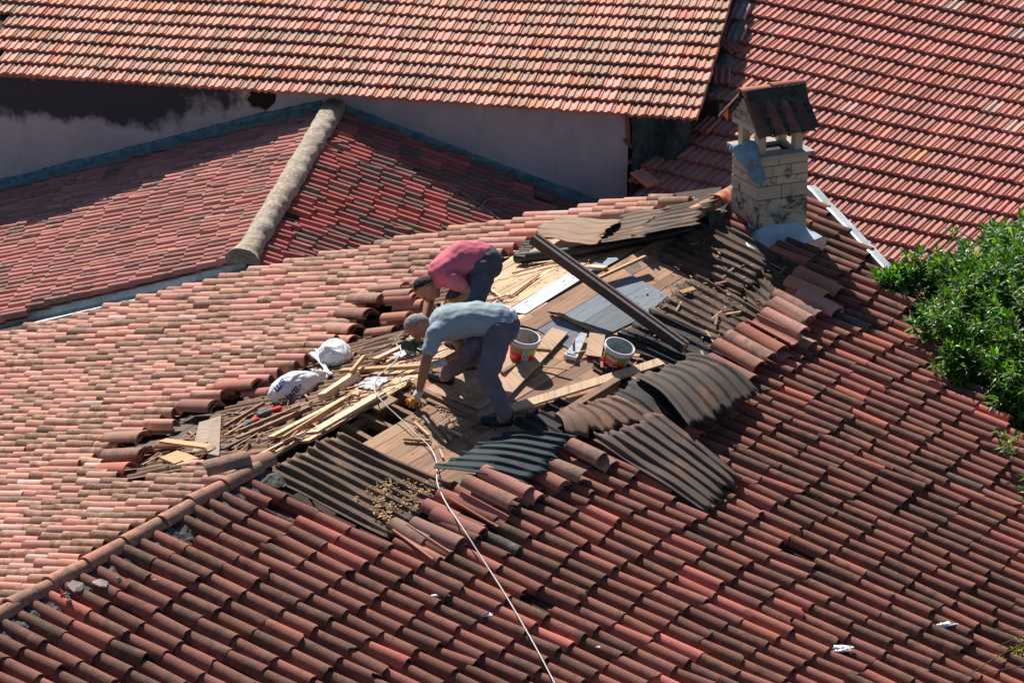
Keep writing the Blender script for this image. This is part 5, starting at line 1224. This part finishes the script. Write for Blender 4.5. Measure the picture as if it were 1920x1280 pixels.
bucket(1149, 688, (.27, -.12, .95), 'tilted yogurt bucket with an oval red emblem and paint smeared rim, beside the square board', M_PAILG, deco2)

# ------------------------------------------------------------------ plastic bags
def bag(cpt, ax, rl, rw, rh, seed, folds, label, neck=None):
    ax = nrm(ax); s = nrm(np.cross([0, 0, 1.0], ax)); n = np.cross(ax, s); bm = bmesh.new(); bmesh.ops.create_icosphere(bm, subdivisions=6, radius=1)
    for v in bm.verts:
        x, y, z = v.co; t = abs(x); pinch = 1 - 0.35 * max(0, x - 0.2) ** 1.2 - .08 * max(0, -x - .5)
        a = math.atan2(z, y); fd = folds * (abs(math.sin(a * 4.5 + 2.2 * noise.noise(v.co * 1.5 + Vector((seed, 0, 0))) + x * 2)) - .6) * (0.25 + 0.9 * max(0, x)) + .05 * noise.noise(v.co * 2.2 + Vector((seed, 1, 0))) + .035 * (1 - 2 * abs(noise.noise(v.co * 3.4 + Vector((0, seed, 0)))))
        k = 1 + fd; sx = x * (1 + .04 * noise.noise(v.co * 3)); zz_ = z * pinch * k
        if zz_ < -.62: zz_ = -.62 + (zz_ + .62) * .25
        v.co = Vector(tuple(ax * rl * sx * (1 + .12 * max(0, x) ** 4) + s * rw * y * pinch * k + n * rh * zz_))
    me = bpy.data.meshes.new('bag'); bm.to_mesh(me); me.materials.append(M_PLASTIC)
    for p in me.polygons: p.use_smooth = True
    o = bpy.data.objects.new('plastic_bag', me); COL.objects.link(o); o.location = cpt; tag(o, label, 'bag')
    tree = BVHTree.FromBMesh(bm); bm.free()
    if neck:
        mb = MB(); G = []; P = [np.asarray(q, float) for q in neck]
        for i, c in enumerate(P):
            d = nrm(P[min(i + 1, len(P) - 1)] - P[max(i - 1, 0)]); a1 = nrm(np.cross(d, [0.2, 0.1, 1])); b1 = np.cross(d, a1); r = [.075, .036, .014, .03, .042][i] if len(P) == 5 else .02
            G.append([c + (a1 * math.cos(t) * (1 + .3 * math.sin(3 * t)) + b1 * math.sin(t) * .6) * r * (1 + .25 * math.sin(7 * t)) for t in [2 * math.pi * j / 24 for j in range(24)]])
        mb.grid(G, (1, 1, 1, .5), True, close=True); k_ = mb.build('knotted_neck', M_PLASTIC); k_.parent = o; k_.location = tuple(-np.asarray(cpt, float))
    return o, tree
def on_bag(o, tree, cpt, s, size, cpx, ang, mat, bold=.0008, shear=.25):
    vs, fs = text_mesh(s, size, bold, shear); c = np.asarray(cpt, float); view = -CF; D = Vector(tuple(CF)); base = PT(cpx[0], cpx[1], depth(c)) - c; mb = MB(); out = []; ca, sa = math.cos(ang), math.sin(ang)
    for x, y in vs:
        p = base + CR * (x * ca - y * sa) + CU * (x * sa + y * ca); h_, n_, i_, dd = tree.ray_cast(Vector(tuple(p - CF * 1.0)), D)
        out.append(tuple(np.array(h_ if h_ is not None else p) - CF * .0035))
    mb.add(out, fs, (1, 1, 1, .5)); k = mb.build('lettering', mat); k.parent = o; return k
c1 = PL.at(549, 727, .085)
b1, t1_ = bag(c1, PL.at(612, 698, .11) - PL.at(505, 748, .08), .225, .13, .125, 2.0, .10, 'white printed plastic bag with blue lettering lying among the boards', [PL.at(590, 703, .10), PL.at(602, 700, .09), PL.at(609, 698, .085), PL.at(615, 700, .07), PL.at(619, 704, .05)])
on_bag(b1, t1_, c1, 'lam', .095, (530, 720), R_(232), M_BLUEINK, .0035); on_bag(b1, t1_, c1, 'lam', .09, (549, 737), R_(52), M_BLUEINK, .002); on_bag(b1, t1_, c1, 'TUr', .045, (562, 728), R_(66), M_INK, .001, 0)
c2 = PL.at(629, 664, .10)
bag(c2, PL.at(672, 672, .10) - PL.at(586, 648, .12), .175, .13, .125, 7.0, .14, 'plain white knotted plastic bag behind the printed one', [PL.at(600, 662, .10), PL.at(606, 676, .07), PL.at(611, 690, .05), PL.at(615, 700, .03), PL.at(618, 704, .02)])

# ------------------------------------------------------------------ power saw, scraper, gloves, cable
M_TOOL = plain('dark green tool casing', (0.02, 0.05, 0.05), 0.5, 0.3, 14); M_STEEL = plain('worn steel', (0.40, 0.42, 0.44), 0.4, 0.3, 14, metal=0.7, bmp=0.1)
s0 = PL.at(768, 668, .0); saw = empty('power_saw', tuple(s0), 'dark green circular saw standing on the boards between the two people', 'power saw')
up, sx, sy = np.array([0, 0, 1.0]), H(A_RIDGE + 90), H(A_RIDGE)
mb = MB(); c = s0 + up * .075; ring = [c + sx * .075 * math.cos(t) + up * .075 * math.sin(t) for t in [R_(-10 + 200 * i / 20) for i in range(21)]]
mb.grid([[p - sy * .02 for p in ring], [p + sy * .025 for p in ring]], (1, 1, 1, .5), True)
for off in (-.02, .025): mb.add([p + sy * off for p in ring], [tuple(range(21))], (1, 1, 1, .5))
o = child(mb, 'blade_guard', M_TOOL, saw); mb = MB(); mb.add([c + sx * .068 * math.cos(t) + up * .068 * math.sin(t) for t in [2 * math.pi * i / 40 for i in range(40)]], [tuple(range(40))]); o = child(mb, 'blade', M_STEEL, saw); sm = o.modifiers.new('t', 'SOLIDIFY'); sm.thickness = .003
mb = MB(); mb.tube([c - sx * .0 + sy * .03, c + sy * .06, c + sy * .15], [.042, .045, .040], 14); child(mb, 'motor', M_TOOL, saw)
mb = MB(); mb.tube([c - sx * .02 + up * .06, c - sx * .07 + up * .10, c - sx * .14 + up * .085, c - sx * .17 + up * .04, c - sx * .13 + up * .005, c - sx * .06 + up * .01], .017, 10); child(mb, 'handle', M_TOOL, saw)
mb = MB(); mb.box(s0 + up * .012 - sx * .01, sx * .13, sy * .07, up * .003); child(mb, 'base_plate', M_STEEL, saw)
A, B = PF.at(1095, 624, .05), PF.at(1071, 666, .03); d = nrm(B - A); s = nrm(np.cross(PF.n, d)); sc_ = empty('scraper', tuple((A + B) / 2), 'wide pale metal scraper with a slotted handle, between the two buckets', 'scraper')
mb = MB(); mb.add([A - s * .028, A + s * .028, B + s * .052, B - s * .052] + [p - PF.n * .004 for p in (A - s * .028, A + s * .028, B + s * .052, B - s * .052)], [(0, 1, 2, 3), (7, 6, 5, 4), (0, 4, 5, 1), (1, 5, 6, 2), (2, 6, 7, 3), (3, 7, 4, 0)]); child(mb, 'blade', plain('scuffed pale steel', (0.45, 0.52, 0.57), 0.5, 0.35, 18), sc_)
mb = MB(); mb.box(B + d * .012 + PF.n * .004, s * .055, d * .014, PF.n * .010); mb.box(B + d * .030 - PF.n * .004, s * .05, d * .006, PF.n * .016); child(mb, 'handle', M_PAIL, sc_)
mb = MB(); mb.box(B + d * .010 + PF.n * .015, s * .036, d * .005, PF.n * .002); child(mb, 'slot', M_DARK, sc_)
M_GG = plain('grey knit glove', (0.12, 0.16, 0.17), 0.9, 0.3, 40); M_RC = plain('red cuff', (0.55, 0.02, 0.03), 0.8, 0.1, 30)
for (px, py), (qx, qy), lb in (((492, 774), (524, 765), 'grey work glove with a red cuff, nearer the printed bag'), ((458, 796), (480, 786), 'grey work glove with a red cuff, lying lower among the battens')):
    a, b = PL.at(px, py, .05), PL.at(qx, qy, .05); d = nrm(b - a); s = np.cross(PL.n, d); bm = bmesh.new()
    caps(bm, a, a + d * .07, .018, .022, 1.9, s)
    for i in range(4): caps(bm, a + s * (-.03 + .02 * i), a + s * (-.045 + .03 * i) - d * (.055 + .012 * (i % 2)) + PL.n * .01 * (i % 2), .011, .009)
    caps(bm, a + d * .03 + s * .03, a - d * .01 + s * .065, .012, .010); o = organic(bm, 'work_glove', M_GG, None, .005, 2); tag(o, lb, 'glove', 'red cuffed gloves')
    bm = bmesh.new(); caps(bm, a + d * .08, b, .018, .022, 2.0, s); k = organic(bm, 'cuff', M_RC, o, .006, 2)
wire('cable', PF, [(757, 622, .35), (740, 640, .10), (752, 655, .10), (745, 672, .08), (730, 688, .07), (707, 708, .07), (703, 733, .07), (722, 758, .06), (748, 782, .04), (778, 812, .03), (806, 838, .03), (819, 868, .05), (820, 905, .07), (838, 945, .12), (868, 990, .15), (905, 1048, .11), (945, 1110, .11), (985, 1178, .11), (1015, 1232, .11), (1045, 1290, .11), (1075, 1350, .11)], 0.0055, 'long white electric cable running from the saw down over the dark tiles', cat='cable', k=8)

# ------------------------------------------------------------------ orange tree
def leaf_mat(name, a, b_, tr):
    m, t, b = newmat(name, 0.42); c, w = attr_rgb(t); b.inputs['Specular IOR Level'].default_value = 0.45
    t.links.new(c, b.inputs['Base Color']); tl = N(t, 'ShaderNodeBsdfTranslucent'); t.links.new(mix(t, 1.0, c, (1.5, 1.9, .6), 'MULTIPLY'), tl.inputs['Color'])
    ms = t.nodes.new('ShaderNodeMixShader'); ms.inputs[0].default_value = tr; t.links.new(b.outputs[0], ms.inputs[1]); t.links.new(tl.outputs[0], ms.inputs[2]); t.links.new(ms.outputs[0], t.nodes['Material Output'].inputs[0]); return m
M_LEAF = leaf_mat('orange tree leaf', 0, 0, 0.38)
def leaves(centers, n_per, size, rr, cols, outw=None):
    mb = MB()
    for c, dirn, k_ in centers:
        dirn = nrm(dirn); a = nrm(np.cross(dirn, [0.3, .5, .8])); b = np.cross(dirn, a); tone = rr.uniform(.75, 1.2)
        for i in range(n_per):
            t = 2.4 * i + rr.uniform(-.3, .3); f = (i + 1) / n_per; el = R_(80 - 85 * f + rr.uniform(-15, 15)); L = size * rr.uniform(.55, 1.3) * k_
            d = dirn * math.sin(el) + (a * math.cos(t) + b * math.sin(t)) * math.cos(el); d = nrm(d + np.array([0, 0, -.12])); s = nrm(np.cross(d, [rr.uniform(-.4, .4), rr.uniform(-.4, .4), 1])); n = np.cross(s, d)
            o = c - dirn * f * size * .8; w_ = L * rr.uniform(.15, .2); q = rr.choice(cols); q = (q[0] * tone * rr.uniform(.85, 1.15), q[1] * tone * rr.uniform(.9, 1.1), q[2] * tone, 1)
            mb.add([o, o + d * L * .4 + s * w_ + n * w_ * .35, o + d * L - n * L * .12, o + d * L * .4 - s * w_ + n * w_ * .35, o + d * L * .5 - n * 0.0], [(0, 1, 4), (4, 1, 2), (4, 2, 3), (0, 4, 3)], q, False)
    return mb
DT = 36.6
tr_base = PT(1990, 720, DT)
tree = empty('orange_tree', (float(tr_base[0]), float(tr_base[1]), GROUND_Z), 'leafy orange tree with a few ripe fruits, growing over the right edge of the roof', 'tree')
blobs = [(1652, 522, .10, .08), (1668, 535, .16, .13), (1700, 545, .20, .24), (1745, 530, .32, .28), (1830, 510, .30, .34), (1830, 590, .5, .5), (1770, 640, .30, .34), (1900, 560, .62, .62), (1890, 690, .5, .46), (1960, 660, .8, .75), (1856, 476, .22, .26), (1925, 474, .32, .30), (2040, 600, .8, .7), (1930, 740, .42, .38), (1790, 690, .22, .24), (1690, 525, .12, .14), (1800, 565, .4, .4), (2000, 760, .5, .4)]
rr = random.Random(12); cen = []
for bx, by, rw, rh in blobs:
    c0 = PT(bx, by, min(DT, depth(PF.at(bx, by)) - .10) + rr.uniform(-.1, .1)); n = int(170 * rw * rh * 12) + 40
    for i in range(n):
        v = Vector((rr.gauss(0, 1), rr.gauss(0, 1), rr.gauss(0, 1))).normalized(); k = rr.uniform(.55, 1.06) if rr.random() < .8 else rr.uniform(.2, .7)
        k *= 1 + .28 * noise.noise(v * 2.3 + Vector((bx, by, 0)))
        p = c0 + np.array([v.x * rw, v.y * rw, v.z * rh]) * k
        if noise.noise(Vector(tuple(p * 3.6))) < -.20: continue
        cen.append((p, np.array([v.x, v.y, v.z]) + np.array([0, -.1, .45]), 1.0))
GR = [(0.11, 0.23, 0.024), (0.065, 0.16, 0.018), (0.18, 0.33, 0.03), (0.035, 0.10, 0.014), (0.05, 0.13, 0.016)]
mb = leaves(cen, 10, .088, rr, GR); print('leaf clusters', len(cen)); child(mb, 'crown', M_LEAF, tree)
M_BARK = plain('bark', (0.10, 0.075, 0.055), 0.9, 0.4, 18, bmp=0.8); mb = MB(); tb = np.array(tree.location); fork = PT(1980, 780, DT)
mb.tube([tb, tb * .5 + fork * .5 + np.array([.1, 0, 0]), fork], [.16, .13, .10], 12)
for bx, by, rw, rh in blobs:
    e = PT(bx, by, DT); mb.tube([fork, fork * .5 + e * .5 + np.array([rr.uniform(-.1, .1), rr.uniform(-.1, .1), -.08]), e], [.05, .03, .012], 8)
for p, dd_, k in cen[::6]:
    j = min(range(len(blobs)), key=lambda i: np.linalg.norm(PT(blobs[i][0], blobs[i][1], DT) - p)); e = PT(blobs[j][0], blobs[j][1], DT); mb.tube([e, (e + p) / 2 + np.array([0, 0, .02]), p], [.008, .005, .003], 4, cap=False)
child(mb, 'trunk', M_BARK, tree)
M_ORANGE = plain('orange peel', (0.80, 0.38, 0.01), 0.5, 0.12, 30)
for ox, oy, dd_ in ((1719, 527, -.30), (1753, 478, -.10), (1813, 610, -.52), (1730, 565, -.36), (1876, 785, -.50)):
    bm = bmesh.new(); bmesh.ops.create_uvsphere(bm, u_segments=20, v_segments=14, radius=.028)
    for v in bm.verts: v.co.z *= .94
    me = bpy.data.meshes.new('fruit'); bm.to_mesh(me); bm.free(); me.materials.append(M_ORANGE)
    for p in me.polygons: p.use_smooth = True
    o = bpy.data.objects.new('orange', me); COL.objects.link(o); o.parent = tree; o.location = tuple(PT(ox, oy, DT + dd_) - np.array(tree.location))
# lower sprigs that poke over the roof edge
for nm, pts, lb, cols, n in (('sprig', [(1960, 850), (1915, 838), (1885, 830)], 'green leafy sprig reaching over the roof edge, the upper of two', GR, 10), ('sprig', [(1960, 930), (1925, 922), (1912, 918)], 'small green sprig at the right border below the upper one', GR, 6)):
    P = [PF.at(x, y, .28 - .02 * i) for i, (x, y) in enumerate(pts)]; cc_ = [(P[-1] + np.array([rr.gauss(0, .05), rr.gauss(0, .05), rr.gauss(0, .04)]) + (P[0] - P[-1]) * rr.uniform(0, .7), nrm(P[-1] - P[0]) + np.array([0, 0, .6]), .9) for _ in range(n)]
    root = empty('branch', tuple(P[0]), lb, 'branch'); child(leaves(cc_, 9, .08, rr, cols), 'leaves', M_LEAF, root); mb = MB(); mb.tube(P, [.008, .006, .004], 6); child(mb, 'twig', M_BARK, root)
root = empty('branch', tuple(PF.at(1960, 1200, .3)), 'bare thin twigs with a few yellow green leaves in the bottom right corner', 'branch'); mb = MB(); cc_ = []
for a, b in (((1980, 1170), (1857, 1217)), ((1975, 1190), (1862, 1178)), ((1980, 1245), (1838, 1262)), ((1930, 1200), (1810, 1268)), ((1975, 1215), (1890, 1192))):
    P = [PF.at(a[0], a[1], .34), PF.at((a[0] + b[0]) / 2, (a[1] + b[1]) / 2 - 4, .32), PF.at(b[0], b[1], .27)]; mb.tube(P, [.006, .004, .0025], 5)
    for _ in range(11): t = rr.uniform(0, .75); cc_.append((P[0] * (1 - t) + P[1] * t + np.array([rr.gauss(0, .03), rr.gauss(0, .03), rr.gauss(0, .03)]), np.array([-.5, 0, .6]), .6))
child(mb, 'twig', M_BARK, root); child(leaves(cc_, 5, .07, rr, [(0.50, 0.46, 0.03), (0.36, 0.40, 0.03)]), 'leaves', M_LEAF, root)
